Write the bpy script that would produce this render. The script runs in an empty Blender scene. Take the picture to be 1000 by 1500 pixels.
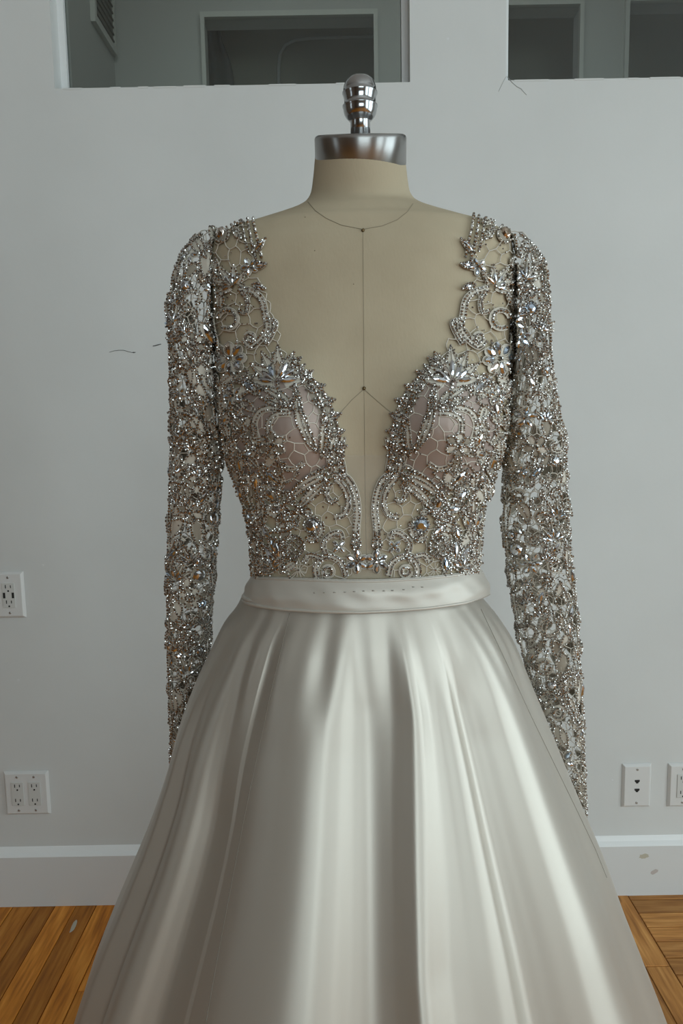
import bpy, bmesh, math, random
import numpy as np
from mathutils import Vector, Matrix
from mathutils.bvhtree import BVHTree
from mathutils.geometry import delaunay_2d_cdt

random.seed(7)
R = math.radians
S = bpy.context.scene
COL = S.collection

# ------------------------------------------------------------------ camera
FPX = 1120.0                      # focal length in pixels of the 1000x1500 frame
HC = 1.32                         # camera height
cam_d = bpy.data.cameras.new('camera')
cam_d.sensor_fit = 'VERTICAL'
cam_d.sensor_height = 36.0
cam_d.sensor_width = 24.0
cam_d.lens = FPX / 1500 * 36.0
cam_d.clip_start = 0.02
cam = bpy.data.objects.new('camera', cam_d)
COL.objects.link(cam)
CAM_M = Matrix.Rotation(R(83.0), 4, 'X') @ Matrix.Rotation(R(-1.05), 4, 'Z')
cam.matrix_world = Matrix.Translation((0, 0, HC)) @ CAM_M
S.camera = cam
CO = Vector((0, 0, HC))

# ------------------------------------------------------------------ world, light, exposure
S.view_settings.view_transform = 'Standard'
S.view_settings.look = 'None'
S.view_settings.gamma = 1.0
S.view_settings.use_curve_mapping = False
S.view_settings.exposure = -0.06
w = bpy.data.worlds.new('sky')
S.world = w
w.use_nodes = True
w.node_tree.nodes['Background'].inputs[0].default_value = (0.62, 0.72, 0.85, 1)
w.node_tree.nodes['Background'].inputs[1].default_value = 0.6

RX, LX, FY, CZ, DW = 3.1, -3.2, -3.6, 3.45, 1.98     # room: right, left, front, ceiling, back wall


def area(name, loc, rot, sx, sy, power, col):
    l = bpy.data.lights.new(name, 'AREA')
    l.shape = 'RECTANGLE'
    l.size, l.size_y = sx, sy
    l.energy = power
    l.color = col
    o = bpy.data.objects.new(name, l)
    COL.objects.link(o)
    o.location = loc
    o.rotation_euler = rot
    o['kind'] = 'helper'
    return o


DAY = (0.81, 0.96, 0.985)
# daylight standing in the window openings of the right wall, the wall behind the camera and the left wall
area('daylight', (RX + 0.06, 0.05, 1.6), (0, R(90), 0), 2.6, 1.7, 50, DAY)
area('daylight', (RX + 0.06, -2.15, 1.6), (0, R(90), 0), 2.6, 1.7, 54, DAY)
area('daylight', (0.65, FY - 0.06, 2.1), (R(90), 0, 0), 2.3, 2.0, 68, DAY)
area('daylight', (LX - 0.06, -0.7, 1.9), (0, R(-90), 0), 1.8, 0.6, 4, DAY)
area('fill_beyond', (0.2, 2.25, 3.38), (R(50), 0, 0), 2.2, 0.2, 6, (0.95, 1.0, 0.97))  # added fill lamp under the ceiling beyond, no window opening there


# ------------------------------------------------------------------ pixel helpers (used for measuring where things stand)
def ray(px, py):
    v = Vector(((px - 500) / FPX, -(py - 750) / FPX, -1.0))
    return (CAM_M.to_3x3() @ v).normalized()


def atY(px, py, Y):
    d = ray(px, py)
    return CO + d * (Y / d.y)


# ------------------------------------------------------------------ materials
MATS = {}


def nmat(name, base, rough=0.6, metal=0.0, spec=0.5, **kw):
    m = bpy.data.materials.new(name)
    m.use_nodes = True
    b = m.node_tree.nodes['Principled BSDF']
    b.inputs['Base Color'].default_value = (*base, 1)
    b.inputs['Roughness'].default_value = rough
    b.inputs['Metallic'].default_value = metal
    b.inputs['Specular IOR Level'].default_value = spec
    for k, v in kw.items():
        b.inputs[k].default_value = v
    MATS[name] = m
    return m


def nodes(m):
    return m.node_tree.nodes, m.node_tree.links, m.node_tree.nodes['Principled BSDF']


def add_noise_color(m, c1, c2, scale, detail=4, stretch=(1, 1, 1), lo=0.35, hi=0.65, coord='Object'):
    N, L, b = nodes(m)
    tc = N.new('ShaderNodeTexCoord')
    mp = N.new('ShaderNodeMapping')
    mp.inputs['Scale'].default_value = stretch
    nz = N.new('ShaderNodeTexNoise')
    nz.inputs['Scale'].default_value = scale
    nz.inputs['Detail'].default_value = detail
    cr = N.new('ShaderNodeValToRGB')
    cr.color_ramp.elements[0].position = lo
    cr.color_ramp.elements[0].color = (*c1, 1)
    cr.color_ramp.elements[1].position = hi
    cr.color_ramp.elements[1].color = (*c2, 1)
    L.new(tc.outputs[coord], mp.inputs['Vector'])
    L.new(mp.outputs[0], nz.inputs['Vector'])
    L.new(nz.outputs['Fac'], cr.inputs['Fac'])
    L.new(cr.outputs['Color'], b.inputs['Base Color'])
    return mp, nz, cr


def add_bump(m, scale, strength, dist=0.001, detail=3, stretch=(1, 1, 1)):
    N, L, b = nodes(m)
    tc = N.new('ShaderNodeTexCoord')
    mp = N.new('ShaderNodeMapping')
    mp.inputs['Scale'].default_value = stretch
    nz = N.new('ShaderNodeTexNoise')
    nz.inputs['Scale'].default_value = scale
    nz.inputs['Detail'].default_value = detail
    bp = N.new('ShaderNodeBump')
    bp.inputs['Strength'].default_value = strength
    bp.inputs['Distance'].default_value = dist
    L.new(tc.outputs['Object'], mp.inputs['Vector'])
    L.new(mp.outputs[0], nz.inputs['Vector'])
    L.new(nz.outputs['Fac'], bp.inputs['Height'])
    L.new(bp.outputs['Normal'], b.inputs['Normal'])


m = nmat('wall_paint', (0.66, 0.67, 0.66), 0.55, spec=0.3)
add_noise_color(m, (0.64, 0.65, 0.64), (0.68, 0.69, 0.68), 2.5, 5)
add_bump(m, 14, 0.25, 0.004, 6)
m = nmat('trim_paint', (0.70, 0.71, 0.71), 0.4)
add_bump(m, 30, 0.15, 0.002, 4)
nmat('cap_lit', (0.86, 0.87, 0.87), 0.3)  # baseboard top edge: light from above painted in as a whiter, glossier colour
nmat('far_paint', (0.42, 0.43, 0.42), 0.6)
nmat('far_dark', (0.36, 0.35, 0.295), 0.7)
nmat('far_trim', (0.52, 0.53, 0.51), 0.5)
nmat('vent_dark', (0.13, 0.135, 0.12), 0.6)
nmat('ceiling_paint', (0.66, 0.66, 0.65), 0.7)
m = nmat('brown_brick', (0.17, 0.12, 0.085), 0.8)
add_noise_color(m, (0.13, 0.09, 0.06), (0.21, 0.15, 0.11), 9, 4)
nmat('plate_plastic', (0.70, 0.70, 0.69), 0.32)
nmat('socket_plastic', (0.62, 0.62, 0.60), 0.35)
nmat('slot_black', (0.012, 0.012, 0.012), 0.6)
nmat('screw_metal', (0.45, 0.45, 0.44), 0.35, 0.8)
nmat('scuff', (0.10, 0.10, 0.095), 0.8)
nmat('stain', (0.50, 0.47, 0.38), 0.6)
nmat('stain_pink', (0.52, 0.47, 0.45), 0.6)
nmat('crack_line', (0.45, 0.46, 0.45), 0.7)

# glass as a thin pane: mostly clear, mirror by its fresnel
m = nmat('pane_glass', (0.8, 0.85, 0.84), 0.02)
N, L, b = nodes(m)
tr = N.new('ShaderNodeBsdfTransparent')
tr.inputs[0].default_value = (0.86, 0.89, 0.87, 1)
gl = N.new('ShaderNodeBsdfGlossy')
gl.inputs['Roughness'].default_value = 0.02
fr = N.new('ShaderNodeFresnel')
fr.inputs[0].default_value = 1.5
mx = N.new('ShaderNodeMixShader')
L.new(fr.outputs[0], mx.inputs[0])
L.new(tr.outputs[0], mx.inputs[1])
L.new(gl.outputs[0], mx.inputs[2])
L.new(mx.outputs[0], N['Material Output'].inputs[0])

# wood: grain runs along each plank's own X, tone varies from plank to plank
def wood(name, dark, mid, light, rough):
    m = nmat(name, mid, rough, spec=0.3)
    mp, nz, cr = add_noise_color(m, dark, light, 6, 6, (1.2, 14, 14), 0.25, 0.75)
    e = cr.color_ramp.elements.new(0.5)
    e.color = (*mid, 1)
    N, L, b = nodes(m)
    oi = N.new('ShaderNodeObjectInfo')
    mul = N.new('ShaderNodeVectorMath'); mul.operation = 'SCALE'
    mul.inputs[0].default_value = (37, 19, 7)
    L.new(oi.outputs['Random'], mul.inputs['Scale'])
    L.new(mul.outputs[0], mp.inputs['Location'])
    hs = N.new('ShaderNodeHueSaturation')
    mr = N.new('ShaderNodeMapRange')
    mr.inputs['To Min'].default_value = 0.68
    mr.inputs['To Max'].default_value = 1.3
    L.new(oi.outputs['Random'], mr.inputs['Value'])
    L.new(mr.outputs[0], hs.inputs['Value'])
    L.new(cr.outputs['Color'], hs.inputs['Color'])
    # knots
    vo = N.new('ShaderNodeTexVoronoi'); vo.inputs['Scale'].default_value = 5.0
    tc = N.new('ShaderNodeTexCoord')
    mp2 = N.new('ShaderNodeMapping'); mp2.inputs['Scale'].default_value = (1.0, 2.4, 1)
    L.new(tc.outputs['Object'], mp2.inputs[0]); L.new(mul.outputs[0], mp2.inputs['Location'])
    L.new(mp2.outputs[0], vo.inputs['Vector'])
    cr2 = N.new('ShaderNodeValToRGB')
    cr2.color_ramp.elements[0].position = 0.03; cr2.color_ramp.elements[0].color = (0.25, 0.2, 0.2, 1)
    cr2.color_ramp.elements[1].position = 0.11; cr2.color_ramp.elements[1].color = (1, 1, 1, 1)
    L.new(vo.outputs['Distance'], cr2.inputs['Fac'])
    mix = N.new('ShaderNodeMixRGB'); mix.blend_type = 'MULTIPLY'; mix.inputs[0].default_value = 0.8
    L.new(hs.outputs[0], mix.inputs[1]); L.new(cr2.outputs[0], mix.inputs[2])
    L.new(mix.outputs[0], b.inputs['Base Color'])
    return m


wood('plank_wood', (0.28, 0.085, 0.008), (0.56, 0.20, 0.022), (0.74, 0.31, 0.05), 0.5)
wood('parquet_wood', (0.25, 0.095, 0.022), (0.45, 0.195, 0.048), (0.62, 0.31, 0.095), 0.5)
nmat('subfloor', (0.10, 0.05, 0.02), 0.7)

# dress form linen
m = nmat('linen', (0.43, 0.365, 0.265), 0.85, spec=0.2)
add_noise_color(m, (0.41, 0.345, 0.245), (0.465, 0.395, 0.285), 9, 6)
N, L, b = nodes(m)
tc = N.new('ShaderNodeTexCoord')
wv = N.new('ShaderNodeTexNoise'); wv.inputs['Scale'].default_value = 420
mpp = N.new('ShaderNodeMapping'); mpp.inputs['Scale'].default_value = (1, 1, 0.35)
L.new(tc.outputs['Object'], mpp.inputs[0]); L.new(mpp.outputs[0], wv.inputs['Vector'])
bp = N.new('ShaderNodeBump'); bp.inputs['Strength'].default_value = 0.25; bp.inputs['Distance'].default_value = 0.0006
L.new(wv.outputs['Fac'], bp.inputs['Height']); L.new(bp.outputs[0], b.inputs['Normal'])
nmat('seam_thread', (0.27, 0.235, 0.165), 0.8)
nmat('pin_metal', (0.18, 0.13, 0.07), 0.3, 1.0)
nmat('brushed_steel', (0.36, 0.355, 0.35), 0.34, 1.0, **{'Anisotropic': 0.85, 'Anisotropic Rotation': 0.25})
nmat('polished_steel', (0.44, 0.45, 0.46), 0.16, 1.0)
nmat('stand_steel', (0.2, 0.2, 0.2), 0.4, 1.0)

# satin
def satin(name, col, metal=0.4, rough=0.42):
    m = nmat(name, col, rough, metal, 0.5)
    b = m.node_tree.nodes['Principled BSDF']
    b.inputs['Sheen Weight'].default_value = 0.12
    b.inputs['Sheen Roughness'].default_value = 0.4
    add_bump(m, 900, 0.06, 0.0004, 2)
    return m


satin('skirt_satin', (0.52, 0.483, 0.428), 0.64, 0.45)
satin('sash_satin', (0.55, 0.515, 0.46), 0.3, 0.45)
nmat('stitch_shaded', (0.33, 0.31, 0.27), 0.7)  # sash stitches: shade of their dimples painted into the thread colour
nmat('skirt_seam', (0.24, 0.215, 0.18), 0.8)
nmat('cup_satin', (0.36, 0.285, 0.25), 0.5, 0.15)
m = nmat('lace_thread', (0.58, 0.54, 0.47), 0.65, spec=0.3)
nmat('lace_ground', (0.30, 0.265, 0.215), 0.75, spec=0.2)
nmat('silver_bead', (0.43, 0.41, 0.39), 0.09, 1.0)
m = nmat('cut_crystal', (0.80, 0.80, 0.80), 0.05, 1.0)
N, L, b = nodes(m)
oi = N.new('ShaderNodeObjectInfo')
cr = N.new('ShaderNodeValToRGB')
cr.color_ramp.elements[0].color = (0.60, 0.50, 0.40, 1)
cr.color_ramp.elements[1].color = (0.55, 0.72, 0.95, 1)
e = cr.color_ramp.elements.new(0.15); e.color = (0.66, 0.70, 0.76, 1)
e = cr.color_ramp.elements.new(0.85); e.color = (0.72, 0.76, 0.82, 1)
L.new(oi.outputs['Random'], cr.inputs[0]); L.new(cr.outputs[0], b.inputs['Base Color'])
# sheer tulle: fine mesh, part of the light passes
m = nmat('sheer_tulle', (0.60, 0.55, 0.47), 0.7)
N, L, b = nodes(m)
tr = N.new('ShaderNodeBsdfTransparent')
mx = N.new('ShaderNodeMixShader'); mx.inputs[0].default_value = 0.22
L.new(tr.outputs[0], mx.inputs[1]); L.new(b.outputs[0], mx.inputs[2])
L.new(mx.outputs[0], N['Material Output'].inputs[0])


# ------------------------------------------------------------------ mesh builder
ICO_V = None


def _ico():
    t = (1 + 5 ** 0.5) / 2
    v = [(-1, t, 0), (1, t, 0), (-1, -t, 0), (1, -t, 0), (0, -1, t), (0, 1, t), (0, -1, -t), (0, 1, -t),
         (t, 0, -1), (t, 0, 1), (-t, 0, -1), (-t, 0, 1)]
    n = math.sqrt(1 + t * t)
    v = [Vector(p) / n for p in v]
    f = [(0, 11, 5), (0, 5, 1), (0, 1, 7), (0, 7, 10), (0, 10, 11), (1, 5, 9), (5, 11, 4), (11, 10, 2), (10, 7, 6), (7, 1, 8),
         (3, 9, 4), (3, 4, 2), (3, 2, 6), (3, 6, 8), (3, 8, 9), (4, 9, 5), (2, 4, 11), (6, 2, 10), (8, 6, 7), (9, 8, 1)]
    return v, f


ICO_V, ICO_F = _ico()


class MB:
    def __init__(self):
        self.v, self.f, self.m, self.s = [], [], [], []

    def face(self, idx, mat=0, smooth=False):
        self.f.append(tuple(idx)); self.m.append(mat); self.s.append(smooth)

    def bead(self, p, r, mat=1):
        o = len(self.v)
        rot = Matrix.Rotation(random.random() * 6.28, 3, Vector((random.random() - .5, random.random() - .5, random.random() - .5 + 1e-3)))
        for q in ICO_V:
            self.v.append(p + (rot @ q) * r)
        for f in ICO_F:
            self.face((f[0] + o, f[1] + o, f[2] + o), mat, False)

    def tube(self, pts, r, nrm=None, mat=0, sides=4, closed=False, cap=True):
        n = len(pts)
        if n < 2:
            return
        o = len(self.v)
        for i, p in enumerate(pts):
            a = pts[(i - 1) % n] if (i > 0 or closed) else p
            c = pts[(i + 1) % n] if (i < n - 1 or closed) else p
            t = (c - a)
            if t.length < 1e-9:
                t = Vector((0, 0, 1))
            t.normalize()
            nn = nrm[i] if nrm else Vector((0, -1, 0))
            s = t.cross(nn)
            if s.length < 1e-6:
                s = t.orthogonal()
            s.normalize()
            u = s.cross(t)
            rr = r[i] if isinstance(r, (list, tuple)) else r
            for k in range(sides):
                a_ = 2 * math.pi * k / sides
                self.v.append(p + s * (math.cos(a_) * rr) + u * (math.sin(a_) * rr))
        m_ = n if closed else n - 1
        for i in range(m_):
            j = (i + 1) % n
            for k in range(sides):
                k2 = (k + 1) % sides
                self.face((o + i * sides + k, o + i * sides + k2, o + j * sides + k2, o + j * sides + k), mat, True)
        if cap and not closed:
            self.face([o + k for k in range(sides)][::-1], mat)
            self.face([o + (n - 1) * sides + k for k in range(sides)], mat)

    def box(self, lo, hi, mat=0):
        o = len(self.v)
        for z in (lo[2], hi[2]):
            for y in (lo[1], hi[1]):
                for x in (lo[0], hi[0]):
                    self.v.append(Vector((x, y, z)))
        for f in ((0, 2, 3, 1), (4, 5, 7, 6), (0, 1, 5, 4), (2, 6, 7, 3), (0, 4, 6, 2), (1, 3, 7, 5)):
            self.face([o + i for i in f], mat)

    def lathe(self, prof, n=40, mat=0, M=None):
        o = len(self.v)
        M = M or Matrix.Identity(4)
        for r, z in prof:
            for k in range(n):
                a = 2 * math.pi * k / n
                self.v.append(M @ Vector((r * math.cos(a), r * math.sin(a), z)))
        for i in range(len(prof) - 1):
            for k in range(n):
                k2 = (k + 1) % n
                self.face((o + i * n + k, o + i * n + k2, o + (i + 1) * n + k2, o + (i + 1) * n + k), mat, True)
        self.face([o + k for k in range(n)][::-1], mat)
        self.face([o + (len(prof) - 1) * n + k for k in range(n)], mat)

    def mesh(self, name, mats):
        me = bpy.data.meshes.new(name)
        me.from_pydata([tuple(p) for p in self.v], [], self.f)
        for k in mats:
            me.materials.append(MATS[k])
        me.polygons.foreach_set('material_index', self.m)
        me.polygons.foreach_set('use_smooth', self.s)
        me.update()
        return me

    def build(self, name, mats, parent=None):
        if isinstance(mats, str):
            mats = [mats]
        o = bpy.data.objects.new(name, self.mesh(name, mats))
        COL.objects.link(o)
        if parent:
            o.parent = parent
        return o


def grid(mb, rows, mat=0, closed=True, smooth=True):
    o = len(mb.v)
    n = len(rows[0])
    for r_ in rows:
        mb.v.extend(r_)
    for i in range(len(rows) - 1):
        for k in range(n if closed else n - 1):
            k2 = (k + 1) % n
            mb.face((o + i * n + k, o + i * n + k2, o + (i + 1) * n + k2, o + (i + 1) * n + k), mat, smooth)


def tag(o, label=None, cat=None, group=None, kind=None):
    for k, v in (('label', label), ('category', cat), ('group', group), ('kind', kind)):
        if v:
            o[k] = v
    return o


def empty(name, loc=(0, 0, 0)):
    o = bpy.data.objects.new(name, None)
    COL.objects.link(o)
    o.location = loc
    return o


def bevel(o, w_, seg=2):
    md = o.modifiers.new('bevel', 'BEVEL')
    md.width = w_; md.segments = seg; md.limit_method = 'ANGLE'
    return o


def interp(x, xs, ys):
    return float(np.interp(x, xs, ys))


def smooth_interp(xs, ys):
    """monotone-ish cubic (Catmull-Rom) through the points"""
    xs = list(map(float, xs)); ys = list(map(float, ys))
    n = len(xs)
    ms = []
    for i in range(n):
        if i == 0:
            ms.append((ys[1] - ys[0]) / (xs[1] - xs[0]))
        elif i == n - 1:
            ms.append((ys[-1] - ys[-2]) / (xs[-1] - xs[-2]))
        else:
            a = (ys[i] - ys[i - 1]) / (xs[i] - xs[i - 1]); c = (ys[i + 1] - ys[i]) / (xs[i + 1] - xs[i])
            ms.append(0.0 if a * c <= 0 else 2 * a * c / (a + c))

    def f(x):
        if x <= xs[0]:
            return ys[0]
        if x >= xs[-1]:
            return ys[-1]
        i = int(np.searchsorted(xs, x, side='right')) - 1
        h = xs[i + 1] - xs[i]; t = (x - xs[i]) / h
        return ((2 * t ** 3 - 3 * t ** 2 + 1) * ys[i] + (t ** 3 - 2 * t ** 2 + t) * h * ms[i]
                + (-2 * t ** 3 + 3 * t ** 2) * ys[i + 1] + (t ** 3 - t ** 2) * h * ms[i + 1])
    return f


# ================================================================== THE SETTING
FLOOR_X0, FLOOR_X1 = LX, RX
# ---- back wall with two high interior windows
zs = atY(340, 125, DW).z            # sill height
wl0, wl1 = atY(76, 60, DW).x, atY(600, 60, DW).x
wr0 = atY(741, 60, DW).x
wr1 = wr0 + (wl1 - wl0)
zt = zs + 0.75
mb = MB()
TH = 0.13
for (x0, x1, z0, z1) in ((LX, RX + 0.1, 0, zs), (LX, RX + 0.1, zt, CZ), (LX, wl0, zs, zt), (wl1, wr0, zs, zt), (wr1, RX + 0.1, zs, zt)):
    mb.box((x0, DW, z0), (x1, DW + TH, z1))
wall_back = tag(mb.build('wall_back', 'wall_paint'), 'cool white painted plaster wall behind the dress form', kind='structure')

# other walls of the room, with openings for the daylight
mb = MB()
y0, y1 = -0.8, 0.9
for (a, c, z0, z1) in ((FY, -3.0, 0, CZ), (-1.3, y0, 0, CZ), (y1, DW + TH, 0, CZ), (-3.0, -1.3, 0, 0.3), (-3.0, -1.3, 2.9, CZ), (y0, y1, 0, 0.3), (y0, y1, 2.9, CZ)):
    mb.box((RX, a, z0), (RX + 0.1, c, z1))
tag(mb.build('wall_right', 'wall_paint'), kind='structure')
mb = MB()
for (a, c, z0, z1) in ((FY, -1.0, 0, CZ), (-0.4, DW + TH, 0, CZ), (-1.0, -0.4, 0, 1.0), (-1.0, -0.4, 2.8, CZ)):
    mb.box((LX - 0.1, a, z0), (LX, c, z1))
tag(mb.build('wall_left', 'brown_brick'), kind='structure')
mb = MB()
for (a, c, z0, z1) in ((LX - 0.1, -0.5, 0, CZ), (1.8, RX + 0.1, 0, CZ), (-0.5, 1.8, 0, 1.1), (-0.5, 1.8, 3.1, CZ)):
    mb.box((a, FY - 0.1, z0), (c, FY, z1))
tag(mb.build('wall_front', 'brown_brick'), kind='structure')
mb = MB()
mb.box((LX - 0.1, FY - 0.1, CZ), (RX + 0.1, DW + 2.8, CZ + 0.1))
tag(mb.build('ceiling', 'ceiling_paint'), kind='structure')


def window_frame(n, axis, pos, a0, a1, z0, z1):
    """sash frame with one mullion and two glazing bars in a daylight opening"""
    mb = MB()
    t = 0.045
    def bar(a, c, e, f):
        if axis == 'x':
            mb.box((pos - 0.03, a, e), (pos + 0.02, c, f))
        else:
            mb.box((a, pos - 0.03, e), (c, pos + 0.02, f))
    bar(a0, a0 + t, z0, z1); bar(a1 - t, a1, z0, z1)
    bar(a0, a1, z0, z0 + t); bar(a0, a1, z1 - t, z1)
    mid = (a0 + a1) / 2
    bar(mid - 0.02, mid + 0.02, z0, z1)
    bar(a0, a1, (z0 + z1) / 2 - 0.02, (z0 + z1) / 2 + 0.02)
    return tag(mb.build('window_%d' % n, 'trim_paint'), kind='structure')


window_frame(3, 'x', RX + 0.03, -0.8, 0.9, 0.3, 2.9)
window_frame(4, 'x', RX + 0.03, -3.0, -1.3, 0.3, 2.9)
window_frame(5, 'y', FY - 0.03, -0.5, 1.8, 1.1, 3.1)
window_frame(6, 'x', LX - 0.03, -1.0, -0.4, 1.0, 2.8)

# ---- interior windows: thin stop frame and pane
for n, (x0, x1) in enumerate(((wl0, wl1), (wr0, wr1))):
    mb = MB()
    t = 0.016
    ya, yb = DW + 0.05, DW + 0.085
    mb.box((x0, ya, zs), (x0 + t, yb, zt)); mb.box((x1 - t, ya, zs), (x1, yb, zt))
    mb.box((x0 + t, ya, zt - t), (x1 - t, yb, zt))
    wf = tag(mb.build('window_%d' % (n + 1), 'trim_paint'), 'fixed interior window high in the white wall', kind='structure')
    mb = MB()
    mb.box((x0 + t, DW + 0.062, zs), (x1 - t, DW + 0.068, zt - t))
    mb.build('pane', 'pane_glass', wf)
# uneven dab of old paint along the sill edges
mb = MB()
for x0, x1 in ((wl0, wl1), (wr0, wr1)):
    x = x0 + 0.02
    while x < x1 - 0.06:
        ln = random.uniform(0.02, 0.10); h = random.uniform(0.0003, 0.0016)
        mb.box((x, DW - 0.001, zs - 0.003), (x + ln, DW + 0.02, zs + h))
        x += ln + random.uniform(0.01, 0.1)
o = mb.build('paint_ridge', 'wall_paint', wall_back)

# ---- the dim room beyond the interior windows
FYB = 3.62
zb0 = 1.6
oL0, oL1 = atY(299, 60, FYB).x, atY(549, 60, FYB).x
oM0, oM1 = atY(690, 60, FYB).x, atY(849, 60, FYB).x
oR0 = atY(917, 60, FYB).x
oR1 = oR0 + 0.9
ztL = atY(420, 26, FYB).z
ztM = atY(790, 10, FYB).z
ztR = atY(960, 4, FYB).z
xs_side = atY(166, 60, FYB).x
mb = MB()
for (x0, x1, z0, z1) in ((xs_side - 0.1, oL0, zb0, CZ), (oL1, oM0, zb0, CZ), (oM1, oR0, zb0, CZ), (oR1, RX + 1.2, zb0, CZ),
                         (oL0, oL1, ztL, CZ), (oM0, oM1, ztM, CZ), (oR0, oR1, ztR, CZ)):
    mb.box((x0, FYB, z0), (x1, FYB + 0.1, z1))
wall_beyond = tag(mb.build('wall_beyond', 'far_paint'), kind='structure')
mb = MB()
mb.box((xs_side - 0.1, DW + TH, zb0), (xs_side, FYB, CZ))
wall_beyond_side = tag(mb.build('wall_beyond_side', 'far_paint'), kind='structure')
mb = MB()
mb.box((xs_side - 0.3, FYB + 0.65, zb0), (RX + 1.2, FYB + 0.72, CZ))
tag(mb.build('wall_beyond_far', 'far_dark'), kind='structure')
mb = MB()
mb.box((LX, DW + TH, zb0 - 0.05), (RX + 1.2, FYB + 0.8, zb0))
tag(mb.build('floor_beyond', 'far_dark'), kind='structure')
mb = MB()
mb.box((RX + 1.2, DW + TH, zb0), (RX + 1.3, FYB + 0.8, CZ))
tag(mb.build('wall_beyond_end', 'far_paint'), kind='structure')
# casings round the openings
for n, (x0, x1, z1) in enumerate(((oL0, oL1, ztL), (oM0, oM1, ztM), (oR0, oR1, ztR))):
    mb = MB()
    mb.box((x0 - 0.012, FYB - 0.02, zb0), (x0 + 0.006, FYB + 0.004, z1 + 0.022))
    mb.box((x1 - 0.006, FYB - 0.02, zb0), (x1 + 0.012, FYB + 0.004, z1 + 0.022))
    mb.box((x0 + 0.006, FYB - 0.02, z1), (x1 - 0.006, FYB + 0.004, z1 + 0.022))
    tag(mb.build('trim_%d' % (n + 1), 'far_trim'), kind='structure')
# curved moulding on the far wall seen through the left opening, dark drape beside it
YB = FYB + 0.64
pts = [atY(x, y, YB) for x, y in ((409, 150), (408, 100), (410, 80), (418, 66), (432, 59), (460, 56), (540, 54), (620, 52))]
mb = MB(); mb.tube(pts, 0.008, sides=6)
tag(mb.build('trim_4', 'far_trim'), kind='structure')
drape = MB()
yd = YB - 0.06
edge = [(316, -30), (318, 20), (324, 45), (326, 62), (333, 78), (338, 92), (342, 110), (345, 150)]
rows = []
for j, (ex, ey) in enumerate(edge):
    row = []
    for k in range(13):
        t = k / 12
        p = atY(270 + (ex - 270) * t, ey, yd)
        row.append(p + Vector((0, 0.02 * math.sin(t * 22 + j * 0.4), 0)))
    rows.append(row)
grid(drape, rows, closed=False)
o = drape.build('dark_drape', 'vent_dark')
sd = o.modifiers.new('thickness', 'SOLIDIFY'); sd.thickness = 0.006
tag(o, 'dark ragged-edged drape behind the opening seen through the high window', 'drape')

# vent grille on the side wall of the room beyond
vent = empty('wall_vent', (xs_side, 0, 0))
p0 = None
def on_side(px, py):
    d = ray(px, py)
    return CO + d * ((xs_side - CO.x) / d.x)
va, vb = on_side(136, 40), on_side(161, 40)
zv0 = on_side(160, 74).z
vy0, vy1 = min(va.y, vb.y), max(va.y, vb.y)
mb = MB()
mb.box((0.0, vy0, zv0 + 0.03), (0.012, vy1, zv0 + 0.3)); mb.build('back_panel', 'vent_dark', vent)
mb = MB()
mb.box((0.0, vy0 - 0.025, zv0), (0.02, vy1 + 0.025, zv0 + 0.03))
mb.box((0.0, vy0 - 0.025, zv0 + 0.03), (0.02, vy0, zv0 + 0.3)); mb.box((0.0, vy1, zv0 + 0.03), (0.02, vy1 + 0.025, zv0 + 0.3))
mb.box((0.0, vy0 - 0.025, zv0 + 0.3), (0.02, vy1 + 0.025, zv0 + 0.33))
mb.build('frame', 'far_trim', vent)
for k in range(9):
    mb = MB()
    z = zv0 + 0.045 + k * 0.029
    mb.box((0.011, vy0, z), (0.018, vy1, z + 0.006)); mb.build('slat', 'vent_dark', vent)
tag(vent, 'dark slatted vent grille with pale frame seen through the high window', 'vent')

# ---- baseboard
BT = 0.02
bz = atY(0, 1257, DW - BT).z
prof = [(0, 0), (-BT, 0), (-BT, bz), (-BT * 0.9, bz + 0.002), (-BT * 0.4, bz + 0.009), (-BT * 0.15, bz + 0.017), (0, bz + 0.021)]
def baseboard(name, x0, x1):
    mb = MB()
    for x in (x0, x1):
        for (y, z) in prof:
            mb.v.append(Vector((x, DW + y, z)))
    n = len(prof)
    for i in range(n):
        j = (i + 1) % n
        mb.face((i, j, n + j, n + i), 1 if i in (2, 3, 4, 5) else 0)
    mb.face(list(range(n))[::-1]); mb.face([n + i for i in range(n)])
    return tag(mb.build(name, ['trim_paint', 'cap_lit']), 'wide white painted baseboard with rounded top edge', kind='structure')
bb = baseboard('baseboard_back', LX, RX)


def blob(name, px, py, rx, rz, ang, mat, parent, Y, seed):
    rnd = random.Random(seed)
    c = atY(px, py, Y)
    mb = MB()
    n = 18
    mb.v.append(Vector((c.x, Y - 0.0006, c.z)))
    for k in range(n):
        a = 2 * math.pi * k / n
        q = 1 + rnd.uniform(-.18, .18)
        u, v_ = rx * q * math.cos(a), rz * q * math.sin(a)
        mb.v.append(Vector((c.x + u * math.cos(ang) - v_ * math.sin(ang), Y - 0.0002, c.z + u * math.sin(ang) + v_ * math.cos(ang))))
    for k in range(n):
        mb.face((0, 1 + (k + 1) % n, 1 + k))
    return mb.build(name, mat, parent)


blob('stain', 943, 1254, 0.013, 0.007, 0.1, 'stain', bb, DW - BT, 3)
blob('stain', 958, 1277, 0.011, 0.0065, 0.7, 'stain_pink', bb, DW - BT, 4)


def wall_line(name, pts, r, mat, parent=wall_back, Y=DW):
    P = [atY(x, y, Y) + Vector((0, -r * 0.5, 0)) for x, y in pts]
    mb = MB(); mb.tube(P, [r * (0.5 + 0.5 * math.sin(math.pi * (i + 0.5) / len(P))) for i in range(len(P))], sides=5)
    return mb.build(name, mat, parent)


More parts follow.
